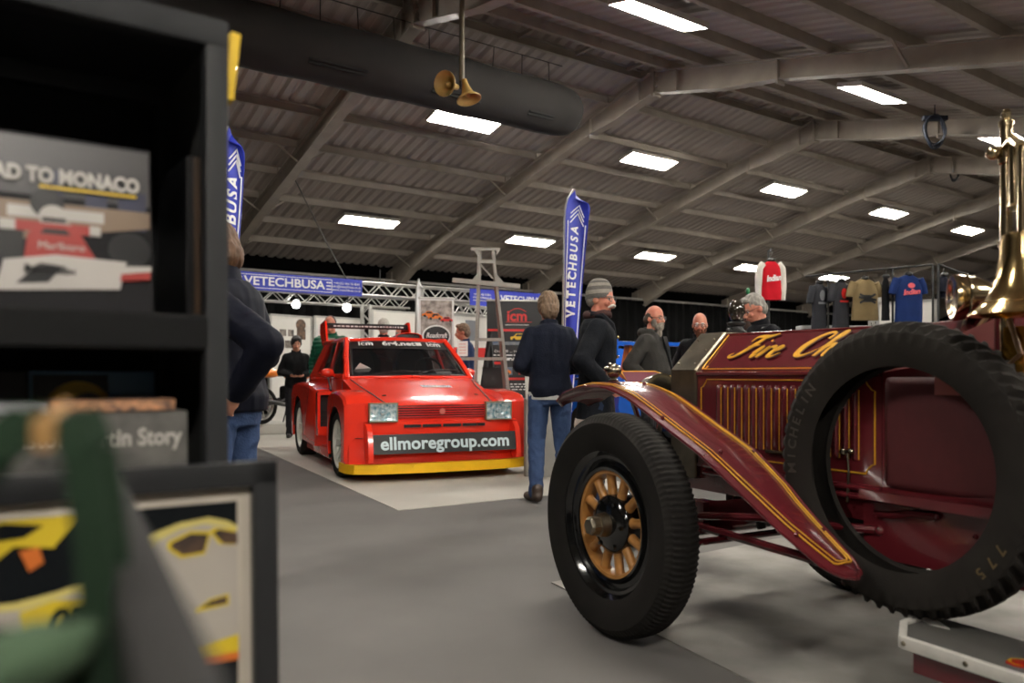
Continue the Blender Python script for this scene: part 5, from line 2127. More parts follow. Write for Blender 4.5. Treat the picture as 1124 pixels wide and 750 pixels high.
# ---- feather flags
def feather(lab, base, H, w, ang, letters, sheet=bluev, txt=whitev, bend=.35, small=True):
    root = thing('feather_flag', lab, 'flag', base, ang)
    def edge(t):
        # the mast: straight, then bending over at the tip
        k = max(0, (t - .86) / .14)
        return Vector((.05 * t + w * 1.1 * bend * k * k * k, 0, .45 + (H - .45) * (t - .015 * k * k)))
    def wid(t):
        b_ = w * (.38 + .62 * min(1, t / .9))
        if t > .93:
            return b_ * max(.03, (1 - ((t - .93) / .07) ** 2) ** .5)
        return b_
    def g(u, v):
        p = edge(v)
        ww = wid(v)
        return (p.x + u * ww, .035 * math.sin(v * 9) * u + .03 * math.sin(u * 5 + v * 6), p.z - .12 * u * (v ** 3))
    m = MB()
    m.sheet(8, 40, g, both=.004)
    sh_ = m.build('flag_sheet', sheet, root, smooth=80)
    m = MB()
    m.tube([(edge(t).x - .012, 0, edge(t).z) for t in [k / 24 for k in range(25)]], .013, seg=8)
    m.tube([(-.012, 0, 0), (-.012, 0, .5)], .016, seg=8)
    for a in range(4):
        q = a * PI / 2 + .4
        m.tube([(-.012, 0, .03), (-.012 + .4 * math.cos(q), .4 * math.sin(q), .015)], .012, seg=6)
    m.build('mast', truss_m, root)
    if letters:
        def pt(u, v, side):
            p = Vector(g(u, v))
            du = Vector(g(min(1, u + .03), v)) - Vector(g(max(0, u - .03), v))
            dv = Vector(g(u, min(1, v + .01))) - Vector(g(u, max(0, v - .01)))
            n = du.cross(dv).normalized()
            return p, du.normalized(), dv.normalized(), n
        m = MB()
        n = len(letters)
        for side in (1, -1):
            for i, ch in enumerate(letters):
                v = .47 + .36 * i / (n - 1)
                p, du, dv, nn = pt(.42, v, side)
                if side == 1:
                    m.text(ch, .135, frame(p + nn * .007, dv, -du), depth=.0006, bold=.004)
                else:
                    m.text(ch, .135, frame(p - nn * .009, -dv, -du) @ Matrix.Diagonal((1, 1, 1, 1)), depth=.0006, bold=.008)
            for u in (.10, .90):
                P = []
                for k in range(26):
                    p, du, dv, nn = pt(u, .06 + .80 * k / 25, side)
                    P.append(p + nn * (.004 if side == 1 else -.007))
                m.tube(P, .007, seg=5)
            # chevrons near the tip
            for v0 in (.855, .875, .895):
                P = []
                for k in range(9):
                    u = .2 + .6 * k / 8
                    p, du, dv, nn = pt(u, v0 + .05 * (1 - abs(2 * k / 8 - 1)), side)
                    P.append(p + nn * (.004 if side == 1 else -.007))
                m.tube(P, .007, seg=5)
        m.build('lettering', txt, root, smooth=0)
    return root
fb = at(617, 411, 9.2)
feather('tall blue feather flag with white letters behind the two men in navy', (fb.x, fb.y, 0), 3.22, .26, math.radians(-8), 'VETECHBUSA')
fb = at(240, 411, 6.2)
feather('blue feather flag rising behind the man in the navy jacket', (fb.x, fb.y, 0), 3.02, .15, math.radians(0), 'VETECHBUSA', bend=.2)
fb = at(455, 411, 13.3)
feather('slim white feather flag behind the red car roof', (fb.x, fb.y, 0), 2.68, .10, 0, '', sheet=whitev, bend=.3)

# ---- orange motorcycle on a low white plinth
mp = at(318, 411, 14.3)
tag(MB().box((mp.x, mp.y + .1, .097), (2.2, 1.1, .18), rot=.3, bev=.02).build('display_plinth', panelw), 'low white display plinth under the orange motorcycle', 'plinth')
mk = thing('motorcycle', 'orange motorcycle on a low plinth beside the red car', 'motorcycle', (mp.x + .05, mp.y - .05, .189), math.radians(58))
for x in (-.68, .68):
    m = MB()
    m.lathe([(.25, -.05), (.30, -.06), (.32, -.03), (.325, 0), (.32, .03), (.30, .06), (.25, .05), (.25, -.05)], 32, M=frame((x, 0, .325), (1, 0, 0), (0, 0, 1)))
    w_ = m.build('wheel', rubber, mk)
    m = MB()
    m.lathe([(.25, -.03), (.255, 0), (.25, .03), (.235, .02), (.235, -.02), (.25, -.03)], 32, M=frame((x, 0, .325), (1, 0, 0), (0, 0, 1)))
    for k in range(10):
        a = 2 * PI * k / 10
        m.tube([(x, 0, .325), (x + .24 * math.cos(a), 0, .325 + .24 * math.sin(a))], .006, seg=5)
    m.lathe([(0, .07), (.04, .07), (.04, -.07), (0, -.07)], 12, M=frame((x, 0, .325), (1, 0, 0), (0, 0, 1)))
    m.build('spokes', alu, w_)
m = MB()
m.ball((.12, 0, .86), (.30, .15, .14), 20, 12)
m.ball((.42, 0, .98), (.16, .17, .18), 16, 12)
m.ball((-.52, 0, .88), (.26, .11, .08), 16, 10)
m.build('fairing', orangev, mk)
m = MB()
m.ball((-.28, 0, .88), (.24, .12, .06), 16, 10)
m.box((.02, 0, .50), (.42, .26, .32), bev=.06)
m.tube([(-.68, .09, .325), (-.1, .09, .45), (.1, .08, .8)], .025, seg=8)
m.tube([(-.68, -.09, .325), (-.1, -.09, .45), (.1, -.08, .8)], .025, seg=8)
for s in (-.08, .08):
    m.tube([(.68, s, .325), (.45, s, 1.02)], .022, seg=8)
m.tube([(.36, -.34, 1.06), (.42, 0, 1.05), (.36, .34, 1.06)], .016, seg=8)
m.tube([(-.1, -.16, .3), (-.8, -.17, .42)], .04, seg=8)
m.build('frame_and_engine', blackp, mk)
m = MB()
m.tube([(.0, -.12, 0.02), (.02, -.1, .4)], .014, seg=6)
m.tube([(.0, .22, 0.0), (.02, .1, .4)], .014, seg=6)
m.build('stand', blackp, mk)

# ---- bright blue car beyond the men
bc0 = Vector((.78, 13.5, 0))
bc = thing('blue_car', 'bright blue and white competition car behind the bearded man', 'car', (bc0.x, bc0.y, 0), math.radians(205))
m = MB()
PRF = [(-.9, [(0, .3), (.6, .3), (.66, .5), (.62, .66), (0, .70)]), (-.6, [(0, .22), (.72, .22), (.78, .5), (.76, .78), (0, .84)]), (.3, [(0, .2), (.74, .2), (.80, .55), (.79, .93), (0, .98)]),
       (2.2, [(0, .2), (.74, .2), (.80, .55), (.79, .97), (0, 1.02)]), (2.7, [(0, .26), (.70, .26), (.76, .55), (.74, .97), (0, 1.02)]), (2.95, [(0, .4), (.6, .4), (.68, .6), (.66, .85), (0, .9)])]
m.loft([[(x, y, z) for x, z in mir(h)] for y, h in PRF])
m.loft([[(x, y, z) for x, y in ((-.70, .35), (.70, .35), (.70, 2.5), (-.70, 2.5))] if z < 1.2 else [(x, y, z) for x, y in ((-.55, .95), (.55, .95), (.54, 2.15), (-.54, 2.15))] for z in (1.0, 1.42)])
m.build('body_shell', bluep, bc, smooth=35)
m = MB()
m.box((0, 2.86, 1.46), (1.5, .30, .05), bev=.01)
for s in (1, -1):
    m.box((s * .74, 2.84, 1.40), (.02, .36, .26))
wg_ = m.build('rear_wing', bluep, bc, smooth=0)
m = MB()
for s in (1, -1):
    m.bar((s * .45, 2.7, 1.0), (s * .45, 2.84, 1.45), .04, .12)
m.box((0, 2.98, .72), (.9, .03, .16))
m.build('wing_posts', orangev, bc, smooth=0)
m = MB()
for s in (1, -1):
    m.loft([[(s * .715, .75, 1.04), (s * .715, 2.2, 1.04), (s * .575, 1.95, 1.36), (s * .575, 1.1, 1.36)], [(s * .70, .75, 1.04), (s * .70, 2.2, 1.04), (s * .56, 1.95, 1.36), (s * .56, 1.1, 1.36)]])
m.loft([[(-.62, .43, 1.06), (.62, .43, 1.06), (.50, .86, 1.38), (-.50, .86, 1.38)], [(-.62, .46, 1.06), (.62, .46, 1.06), (.50, .89, 1.38), (-.50, .89, 1.38)]])
m.build('windows', blackg, bc, smooth=0)
m = MB()
for s in (1, -1):
    m.box((s * .80, 1.3, .62), (.012, 1.2, .22))
m.box((0, .1, .965), (.5, .8, .012), rot=Matrix.Rotation(.06, 4, 'X'))
m.build('white_stripes', whitev, bc, smooth=0)
m = MB()
m.box((0, -.86, .5), (1.1, .12, .14), bev=.02)
m.build('bumper', orangev, bc)
for s in (1, -1):
    for y in (0, 2.2):
        m = MB()
        m.lathe([(.2, -.09), (.29, -.1), (.31, -.06), (.31, .06), (.29, .1), (.2, .09), (.2, -.09)], 32, M=frame((s * .74, y, .31), (0, 1, 0), (0, 0, s)))
        w_ = m.build('wheel', rubber, bc)
        m = MB()
        m.lathe([(0, .07), (.05, .07), (.19, .05), (.205, .09), (.205, -.05), (0, -.05)], 28, M=frame((s * .74, y, .31), (0, 1, 0), (0, 0, s)))
        m.build('rim', whitew, w_)

# ---- maroon gold-edged lectern beyond the near fender
k0 = at(716, 411, 4.95)
lc = thing('display_lectern', 'maroon gold-edged sloping board on a stand beyond the engine fender', 'lectern', (k0.x, k0.y, 0), math.radians(18))
LM = frame((0, 0, .985), (1, 0, 0), (0, .80, .6))
m = MB()
m.prism([(-.17, -.12), (-.17, .12), (.06, .12), (.17, .06), (.17, -.12)], (0, .014), M=LM)
m.build('board', mat('plum_board', (104, 52, 64), .35, coat=.3), lc, smooth=0)
m = MB()
pp_ = [(-.17, -.12), (-.17, .12), (.06, .12), (.17, .06), (.17, -.12)]
m.tube([LM @ Vector((x, y, .012)) for x, y in pp_], .006, seg=6, loop=True)
m.build('gold_edge', gold, lc)
m = MB()
m.tube([(0, .02, .985), (0, .02, .02)], .018, seg=10)
m.lathe([(0, .02), (.14, .018), (.15, 0)], 24, M=Matrix.Translation((0, .02, 0)))
m.build('stand', blackp, lc)

# ---- clothes hung high on the merchandise stand
ra, rb_ = at(884, 303.5, 11.6), at(1024, 290.5, 10.8)
rl = thing('clothes_rail', 'dark clothes rail on tall poles behind the fire engine', 'rail', (ra.x, ra.y, 0))
rd = rb_ - ra
m = MB()
m.tube([(0, 0, ra.z), (rd.x, rd.y, rb_.z)], .014, seg=8)
m.build('top_rail', blackp, rl)
for t in (.19, .70, 1.0):
    m = MB()
    m.tube([(rd.x * t, rd.y * t, 0), (rd.x * t, rd.y * t, ra.z + rd.z * t)], .016, seg=8)
    m.lathe([(0, .02), (.2, .015), (.2, 0)], 20, M=Matrix.Translation((rd.x * t, rd.y * t, 0)))
    m.build('pole', blackp, rl)


def garment(name, lab, px, py, Y, w, h, m_body, sleeve=.2, m_sl=None, print_=None, ang=0.0, prm=None, group='clothes hung on the stand', cat='shirt', depth=.07, long=False):
    p = at(px, py, Y)
    root = thing(name, lab, cat, p, ang, group)
    mm = MB()
    hw = w / 2
    rows = [(-.02, .30), (-.05, .62), (-.09, .95), (-.2, 1.0), (-h * .55, .96), (-h * .8, 1.0), (-h, 1.04)]
    R = []
    for z, k in rows:
        n = 24
        R.append([(hw * k * math.copysign(abs(math.cos(a)) ** .8, math.cos(a)) * (1 + .04 * math.sin(5 * a + z * 9)), depth * (.5 + .5 * min(1, -z * 5)) * math.sin(a) + .012 * math.sin(7 * a + z * 14) * min(1, -z * 2), z) for a in [2 * PI * i / n for i in range(n)]])
    mm.loft(R)
    b_ = mm.build('garment_body', m_body, root, smooth=60)
    if sleeve:
        for s in (1, -1):
            mm = MB()
            L = sleeve
            if L > .3:
                mm.tube([(s * hw * .75, 0, -.06), (s * (hw + .02), 0, -.12), (s * (hw + .035), 0, -.35), (s * (hw + .03), 0, -L - .02)], [.05, .05, .045, .036], seg=12)
            else:
                mm.tube([(s * hw * .80, 0, -.075), (s * (hw * .98 + L * .10), 0, -.11 - L * .4), (s * (hw * 1.02 + L * .18), 0, -.12 - L * .95)], [.06, .056, .052], seg=12)
            mm.build('sleeve', m_sl or m_body, root)
    mm = MB()
    mm.tube([(0, 0, -.03), (0, 0, .05), (.025, 0, .085), (0, 0, .115), (-.02, 0, .095)], .005, seg=6)
    mm.tube([(-hw * .7, 0, -.075), (0, 0, -.02), (hw * .7, 0, -.075)], .010, seg=6)
    mm.ball((0, -.01, -.01), (.055, .05, .035), 12, 8)
    mm.build('hanger', blackp, root)
    if print_:
        mm = MB()
        print_(mm, -depth - .008)
        mm.build('chest_print', prm or whitev, root, smooth=0)
    return root
def pr_script(mm, y):
    mm.text('Indian', .11, frame((0, y - .004, -.26), (1, .0, 0), (0, 0, 1)) @ Matrix.Rotation(.12, 4, 'Z'), depth=.001, bold=.004, shear=.3, width=.20)
def pr_blob(mm, y):
    mm.lathe([(0, .002), (.05, .002)], 16, M=frame((0, y - .002, -.17), (1, 0, 0), (0, 0, 1)) @ Matrix.Diagonal((1, .7, 1, 1)))
    mm.text('Indian', .10, frame((0, y - .004, -.26), (1, 0, 0), (0, 0, 1)) @ Matrix.Rotation(.1, 4, 'Z'), depth=.001, bold=.004, shear=.3, width=.24)
def pr_x(mm, y):
    for a in (.5, -.5, .15):
        mm.box((0, y - .003, -.30), (.26, .004, .03), rot=Matrix.Rotation(a, 4, 'Y'))
    mm.box((0, y - .003, -.30), (.10, .004, .10))
def pr_tall(mm, y):
    mm.lathe([(0, .002), (.06, .002)], 14, M=frame((0, y - .002, -.2), (1, 0, 0), (0, 0, 1)) @ Matrix.Diagonal((.8, 1.3, 1, 1)))
    mm.box((0, y - .003, -.31), (.14, .003, .03))
red_c = cloth('red_felt', (196, 22, 38))
slate = cloth('slate_tshirt', (48, 49, 54))
tan_c = cloth('tan_tshirt', (128, 110, 78))
blue_c = cloth('royal_blue_tshirt', (18, 40, 90))
wht_c = cloth('cream_sleeve', (226, 222, 212))
YJ = 10.6
garment('varsity_jacket', 'red varsity jacket with white sleeves hung above the grey haired man', 846, 285, YJ, .27, .54, red_c, sleeve=.52, m_sl=wht_c, print_=pr_script, ang=.1, cat='jacket', depth=.08)
jp = at(846, 284, YJ)
tag(MB().tube([(jp.x + .01, jp.y + .12, 0), (jp.x + .01, jp.y + .12, jp.z + .12), (jp.x, jp.y, jp.z + .12)], .018, seg=8).build('hanging_pole', blackp), 'slim black pole holding up the red varsity jacket', 'pole')
def on_rail(px):
    t = (px - 884) / (1024 - 884)
    return 303.5 - 13 * t + 4, 11.6 - .8 * t - .04
for px, nm, lab, w, h, mb, sl, pr, prm, ang, cat, dp in (
    (899, 'tshirt', 'narrow dark grey shirt with a pale print, leftmost on the rail', .24, .72, slate, .2, pr_tall, greyp, .35, 'shirt', .06),
    (923, 'tshirt', 'dark grey shirt with a red print, second from left on the rail', .26, .68, slate, .2, pr_tall, redv, .3, 'shirt', .06),
    (949, 'tshirt', 'tan shirt with a black crossed print on the rail', .38, .60, tan_c, .16, pr_x, blackv, .1, 'shirt', .07),
    (972, 'trousers', 'slim black garment hanging between the tan and blue shirts', .09, .62, blk_t, 0, None, None, .2, 'trousers', .05),
    (997, 'tshirt', 'royal blue shirt with a pink script print on the rail', .38, .76, blue_c, .17, pr_blob, mat('pink_script', (226, 96, 104), .5), .05, 'shirt', .07)):
    py, Y = on_rail(px)
    garment(nm, lab, px, py + 3.5, Y, w, h, mb, sleeve=sl, print_=pr, prm=prm, ang=ang, cat=cat, depth=dp)
r2a, r2b = at(1030, 290, 9.8), at(1100, 317, 11.6)
r2 = thing('clothes_rail', 'second dark rail sloping down behind the brass searchlight', 'rail', (r2a.x, r2a.y, 0))
dd = r2b - r2a
m = MB()
m.tube([(0, 0, r2a.z), (dd.x, dd.y, r2b.z)], .012, seg=8)
for t in (0, 1):
    m.tube([(dd.x * t, dd.y * t, 0), (dd.x * t, dd.y * t, r2a.z + dd.z * t)], .016, seg=8)
m.build('rail_frame', blackp, r2)
greenh = mat('green_hanger', (40, 150, 60), .4)
for i, (t, c, lab) in enumerate(((.07, navy, 'small navy garment on the sloping rail left of the searchlight'), (.32, blk_t, 'small black garment on the sloping rail above the searchlight'), (.62, tan_c, 'small tan garment on the sloping rail behind the searchlight'), (.85, red_c, 'small red garment on the sloping rail nearest the bell'))):
    q = r2a + dd * t
    garment('tshirt', lab, 0, 0, 1, .18, .30, c, sleeve=.12, ang=.9, group='clothes hung on the sloping rail').location = q - Vector((0, 0, .10))
# counter with silver cases
c0 = at(915, 411, 11.9)
ct = thing('counter', 'dark counter behind the fire engine under the hanging shirts', 'counter', (c0.x, c0.y, 0), .1)
m = MB()
m.box((0, .1, .79), (2.1, .5, 1.58))
m.build('carcass', blackv, ct, smooth=0)
m = MB()
m.box((0, .1, 1.60), (2.2, .56, .04), bev=.006)
m.build('worktop', greyp, ct, smooth=0)
casem = mat('silver_case', (170, 170, 168), .4, metal=.4)
for px, w, lab in ((883, .18, 'small silver case at the left end of the counter'), (920, .38, 'long silver case in the middle of the counter'), (943, .20, 'short silver case under the tan shirt')):
    p = at(px, 411, 11.85)
    cs = thing('flight_case', lab, 'case', (p.x, p.y, 1.62), .1, 'silver cases on the counter')
    m = MB()
    m.box((0, 0, .075), (w, .2, .15), bev=.01)
    m.build('shell', casem, cs, smooth=0)
    m = MB()
    for s in (-1, 1):
        m.box((s * w * .3, -.104, .08), (.02, .01, .035))
    m.box((0, -.101, .095), (w, .004, .008))
    m.build('latches', nickel, cs, smooth=0)
# slim brown pole with green tip beside the grey haired man
gp = at(821, 411, 9.6)
gl_ = thing('draped_pole', 'slim brown draped pole with a green tip beside the grey haired man', 'pole', (gp.x, gp.y, 0))
m = MB()
m.lathe([(.10, 0), (.10, .02), (.02, .03), (.02, 1.5), (.05, 1.55), (.055, 1.75), (.03, 1.95), (.012, 2.02), (0, 2.02)], 16)
m.build('draped_cloth', mat('brown_cloth', (62, 46, 40), .9, bump=.2), gl_)
m = MB()
m.ball((0, 0, 2.05), (.025, .025, .045), 10, 8)
m.build('green_tip', mat('green_plastic', (30, 120, 70), .4), gl_)
# ====================================================================== book stall in the foreground
rackm = mat('black_rack', (14, 14, 15), .7, vary=.2, spec=.15)
rackg = mat('dark_grey_rack_steel', (36, 37, 39), .55, vary=.15, spec=.2)
RO = Vector((-.443, 1.25, 0))
rk = thing('book_rack', 'tall black display rack of books close by at left', 'rack', RO, HA)
m = MB()
m.box((-.018, .02, .80), (.036, .036, 1.60), bev=.007)
m.build('post', rackg, rk)
m = MB()
m.box((-.018, .36, .80), (.036, .036, 1.60), bev=.007)
m.build('post', rackg, rk)
for y in (.02, .36):
    m = MB()
    m.box((-1.18, y, .80), (.036, .036, 1.60), bev=.007)
    m.build('post', rackg, rk)
m = MB()
m.box((-.60, .02, 1.583), (1.20, .04, .045), bev=.008)
m.box((-.60, .36, 1.583), (1.20, .04, .045), bev=.008)
m.box((-.60, .19, 1.60), (1.18, .34, .012))
m.build('top_rail', rackg, rk)
m = MB()
m.box((-.60, .382, .80), (1.17, .012, 1.60))
m.build('back_panel', rackm, rk, smooth=0)
m = MB()
m.box((-.008, .205, 1.243), (.010, .35, .716))
m.build('side_panel', mat('matt_black_board', (16, 16, 16), .95), rk, smooth=0)
m = MB()
m.box((-.60, .018, 1.115), (1.19, .03, .056), bev=.006)
m.box((-.60, .19, 1.098), (1.16, .34, .012))
m.build('shelf', rackm, rk, smooth=0)
m = MB()
m.box((-.60, .19, .892), (1.16, .36, .014))
m.box((-.60, .018, .885), (1.19, .03, .03), bev=.006)
m.build('shelf', rackm, rk, smooth=0)
m = MB()
m.box((-.60, .19, .45), (1.16, .36, .014))
m.build('shelf', rackm, rk, smooth=0)
RK = Matrix.Translation(RO) @ Matrix.Rotation(HA, 4, 'Z')
m = MB()
m.box((.012, .05, 1.545), (.016, .05, .11), rot=Matrix.Rotation(.10, 4, 'Y'), bev=.002)
yt = m.build('yellow_card', mat('yellow_card', (214, 176, 30), .6))
yt.matrix_world = RK
tag(yt, 'yellow card clipped to the right side of the book rack', 'card')

cream = mat('page_edges', (206, 196, 176), .8, vary=.12, scale=60)


def book(name, lab, w, h, t, cover, cat='book', group=None):
    """upright book: front cover faces local -y, origin at the bottom centre"""
    root = thing(name, lab, cat, (0, 0, 0), 0, group)
    m = MB()
    m.box((0, -t / 2, h / 2), (w, .0035, h))
    m.box((0, t / 2, h / 2), (w, .0035, h))
    m.box((-w / 2, 0, h / 2), (.0035, t, h))
    m.build('cover', cover, root, smooth=0)
    m = MB()
    m.box((.002, 0, h / 2), (w - .008, t - .004, h - .008))
    m.build('pages', cream, root, smooth=0)
    return root
def paint(parent, name, items, y0, mats):
    """flat printed shapes on a cover facing -y; items = (material index, polygon in x,z)"""
    m = MB()
    for k, (mi, poly) in enumerate(items):
        m.mi = mi
        m.prism(poly, (0, .0003), M=frame((0, y0 - .0004 - .0003 * k, 0), (1, 0, 0), (0, 0, 1)))
    return m.build(name, mats, parent, smooth=0)
def ell(cx, cz, a, b, n=24, a0=0, a1=2 * PI):
    return [(cx + a * math.cos(a0 + (a1 - a0) * k / n), cz + b * math.sin(a0 + (a1 - a0) * k / n)) for k in range(n if abs(a1 - a0 - 2 * PI) < 1e-6 else n + 1)]
def rect(x0, x1, z0, z1):
    return [(x0, z0), (x1, z0), (x1, z1), (x0, z1)]
c_dark = mat('cover_dark', (26, 25, 28), .55, spec=.12, vary=.2, scale=20)
c_red = mat('cover_red', (150, 36, 28), .4)
c_white = mat('cover_white', (176, 170, 164), .4)
c_tan = mat('cover_tan', (122, 102, 84), .35)
c_grey = mat('cover_grey', (50, 48, 50), .35)
c_navy = mat('cover_navy', (30, 34, 60), .35)
c_blk = mat('cover_black', (18, 18, 20), .3)
c_yel = mat('cover_yellow', (226, 186, 44), .35)
PM = [c_dark, c_red, c_white, c_tan, c_grey, c_navy, c_blk, c_yel]
bk = book('book', 'large book with a red and white racing car cover in the rack', .245, .292, .03, c_dark)
bk.matrix_world = RK @ Matrix.Translation((-.222, .075, 1.112)) @ Matrix.Rotation(-.10, 4, 'X')
paint(bk, 'cover_picture', [
    (4, rect(-.12, .12, .20, .287)), (5, rect(-.02, .0, .17, .24)), (5, rect(.03, .06, .17, .235)), (5, rect(.075, .115, .16, .22)), (3, [(-.12, .12), (.12, .165), (.12, .19), (-.12, .19)]), (0, rect(-.12, .12, .0, .075)),
    (6, [(-.12, .10), (-.05, .10), (-.05, .16), (-.12, .16)]), (6, ell(.09, .128, .03, .028)), (6, ell(-.11, .115, .03, .03)), (2, rect(-.07, .055, .165, .182)), (2, rect(-.08, .05, .145, .160)), (1, rect(-.06, -.03, .145, .16)), (1, rect(.01, .035, .145, .16)),
    (6, ell(-.02, .188, .022, .022)), (2, ell(-.012, .168, .019, .018)), (6, rect(-.027, .004, .160, .167)), (1, [(-.05, .105), (.045, .105), (.02, .15), (.008, .158), (-.03, .158), (-.045, .14)]), (6, [(-.03, .142), (.01, .142), (.004, .150), (-.024, .150)]),
    (2, [(-.085, .055), (.075, .065), (.085, .108), (-.01, .112), (-.075, .100)]), (1, [(.075, .078), (.118, .083), (.118, .095), (.078, .092)]), (2, [(.07, .088), (.12, .096), (.12, .104), (.07, .10)]), (6, [(-.06, .066), (-.02, .07), (0, .095), (-.03, .098)])], -.0168, PM)
m = MB()
m.text('ROAD TO MONACO', .030, frame((-.008, -.0235, .228), (1, 0, 0), (0, 0, 1)), depth=.0004, bold=.0014, width=.225)
m.build('title_lettering', c_white, bk, smooth=0)
m = MB()
m.text('Marlboro', .016, frame((-.002, -.0235, .124), (1, 0, 0), (0, 0, 1)), depth=.0003, width=.06)
m.build('sponsor_lettering', c_white, bk, smooth=0)
m = MB()
m.text('Hamdon Gaebe', .013, frame((.068, -.0235, .022), (1, 0, 0), (0, 0, 1)), depth=.0004, bold=.0006, width=.075)
m.build('author_lettering', c_yel, bk, smooth=0)
m = MB()
m.box((.035, -.0235, .212), (.13, .0005, .0035))
m.build('title_rule', c_yel, bk, smooth=0)
m = MB()
m.text('Marlboro', .016, frame((.0, -.0235, .088), (1, .06, 0), (0, 0, 1)), depth=.0003, bold=.0005, width=.10)
m.build('sponsor_lettering', c_blk, bk, smooth=0)
# magazines on edge along the right side of the rack
mgb = mat('brown_magazine_spine', (88, 66, 48), .35, c2=(40, 32, 26), scale=30, stretch=(1, 1, .1))
for i, (x, lab) in enumerate(((-.026, 'brown magazine on edge against the right side of the rack'), (-.038, 'darker magazine on edge second from the right side of the rack'))):
    b = book('magazine', lab, .22, .30, .008, mgb if i == 0 else c_blk, 'magazine', 'magazines on edge in the rack')
    b.matrix_world = RK @ Matrix.Translation((x, .20, 1.106)) @ Matrix.Rotation(PI / 2, 4, 'Z')
# lower shelf: books lying flat
def flat_book(lab, x, w, d, z, t, cover, ang=0.0, y=.025):
    root = thing('book', lab, 'book', RK @ Vector((x, y + d / 2, z)), HA + ang, 'books lying on the lower shelf')
    m = MB()
    m.box((0, 0, t - .0015), (w, d, .003))
    m.box((0, 0, .0015), (w, d, .003))
    m.box((0, -d / 2 + .0015, t / 2), (w, .003, t))
    m.build('cover', cover, root, smooth=0)
    m = MB()
    m.box((0, .002, t / 2), (w - .006, d - .006, t - .006))
    m.build('pages', cream, root, smooth=0)
    return root
slip = mat('grey_cloud_cover', (96, 94, 90), .6, c2=(46, 45, 44), scale=14)
s1 = flat_book('thick grey book with white spine title lying on the lower shelf', -.20, .285, .22, .8995, .094, slip)
m = MB()
m.text('Aston Martin Story', .036, frame((.022, -.1104, .055), (1, 0, 0), (0, 0, 1)), depth=.0004, bold=.0008, width=.225)
m.build('title_lettering', c_white, s1, smooth=0)
s2 = flat_book('colourful thin book lying on top of the thick grey book', -.155, .17, .2, .9938, .018, mat('mixed_cover', (206, 150, 110), .4, c2=(70, 60, 60), scale=60), y=.05)
s3 = flat_book('pale grey book lying at the left on the thick grey book', -.31, .13, .2, .9938, .016, mat('silver_cover', (150, 150, 154), .4), y=.03)
def mag(lab, x, w, h, z, bgm, dome, y=.24):
    b = book('magazine', lab, w, h, .01, bgm, 'magazine', 'magazines behind the flat books')
    b.matrix_world = RK @ Matrix.Translation((x, y, z)) @ Matrix.Rotation(-.12, 4, 'X')
    return b
b = mag('pale blue magazine with a yellow car roof on its cover', -.155, .19, .155, .90, mat('sky_cover', (96, 132, 164), .4), None)
paint(b, 'cover_picture', [(6, rect(-.092, .02, .02, .15)), (7, ell(-.025, .07, .058, .068, a0=0, a1=PI)), (6, ell(-.012, .105, .022, .014))], -.0068, PM)
b = mag('dark magazine with a blue car roof on its cover', -.33, .15, .155, .90, c_blk, None)
paint(b, 'cover_picture', [(5, ell(-.0, .06, .062, .07, a0=0, a1=PI)), (4, ell(.03, .08, .016, .03))], -.0068, PM)

# ---- browser bin with framed prints
FO = Vector((-.326, 1.10, 0))
FK = Matrix.Translation(FO) @ Matrix.Rotation(HA - .03, 4, 'Z')
bin_ = thing('print_bin', 'black print bin holding the framed car picture', 'bin', FO, HA - .03)
m = MB()
for y in (-.12, .07):
    m.box((-.40, y, .30), (.84, .012, .34))
for x in (-.82, .02):
    m.box((x, -.025, .30), (.012, .20, .34))
m.box((-.40, -.025, .14), (.84, .20, .012))
m.build('bin_box', rackm, bin_, smooth=0)
for x in (-.8, 0):
    for y in (-.11, .06):
        m = MB()
        m.box((x, y, .07), (.03, .03, .14))
        m.build('leg', rackm, bin_, smooth=0)
fr = thing('framed_print', 'black framed print of a white and yellow racing car', 'picture', (0, 0, 0))
fr.matrix_world = FK @ Matrix.Translation((0, -.02, .15)) @ Matrix.Rotation(-.03, 4, 'X')
FW, FH, FB = .66, .782, .034
m = MB()
for c, s in (((-FW / 2, 0, FH - FB / 2), (FW, .024, FB)), ((-FW / 2, 0, FB / 2), (FW, .024, FB)), ((-FB / 2, 0, FH / 2), (FB, .024, FH)), ((-FW + FB / 2, 0, FH / 2), (FB, .024, FH))):
    m.box(c, s, bev=.004)
m.build('frame', mat('black_frame', (26, 27, 29), .35), fr)
m = MB()
m.box((-FW / 2, .004, FH / 2), (FW - .04, .004, FH - .04))
m.build('mount', mat('white_mount', (188, 178, 164), .7, vary=.05), fr, smooth=0)
T = FH - FB
X0, X1 = -FB - .018, -FW + FB + .018
pic_y = .0015
p_dark = mat('print_night', (16, 19, 22), .7, spec=.1)
p_white = mat('print_white', (172, 164, 154), .5, vary=.08)
p_yel = mat('print_yellow', (214, 186, 40), .5)
p_brown = mat('print_brown', (92, 68, 52), .5, c2=(50, 40, 36), scale=40)
p_or = mat('print_orange', (210, 110, 40), .5)
p_y2 = mat('print_pale_yellow', (206, 190, 110), .5)
QM = [p_dark, p_white, p_yel, p_brown, p_or, p_y2]
def fx(poly):
    return [(X0 - x, T - .018 - z) for x, z in poly]      # measured from the upper right corner of the picture
def fr_(poly):
    return fx([(x * .60, z * .74) for x, z in poly])
def fl_(poly):
    return fx([(x - .085, z * .62) for x, z in poly])
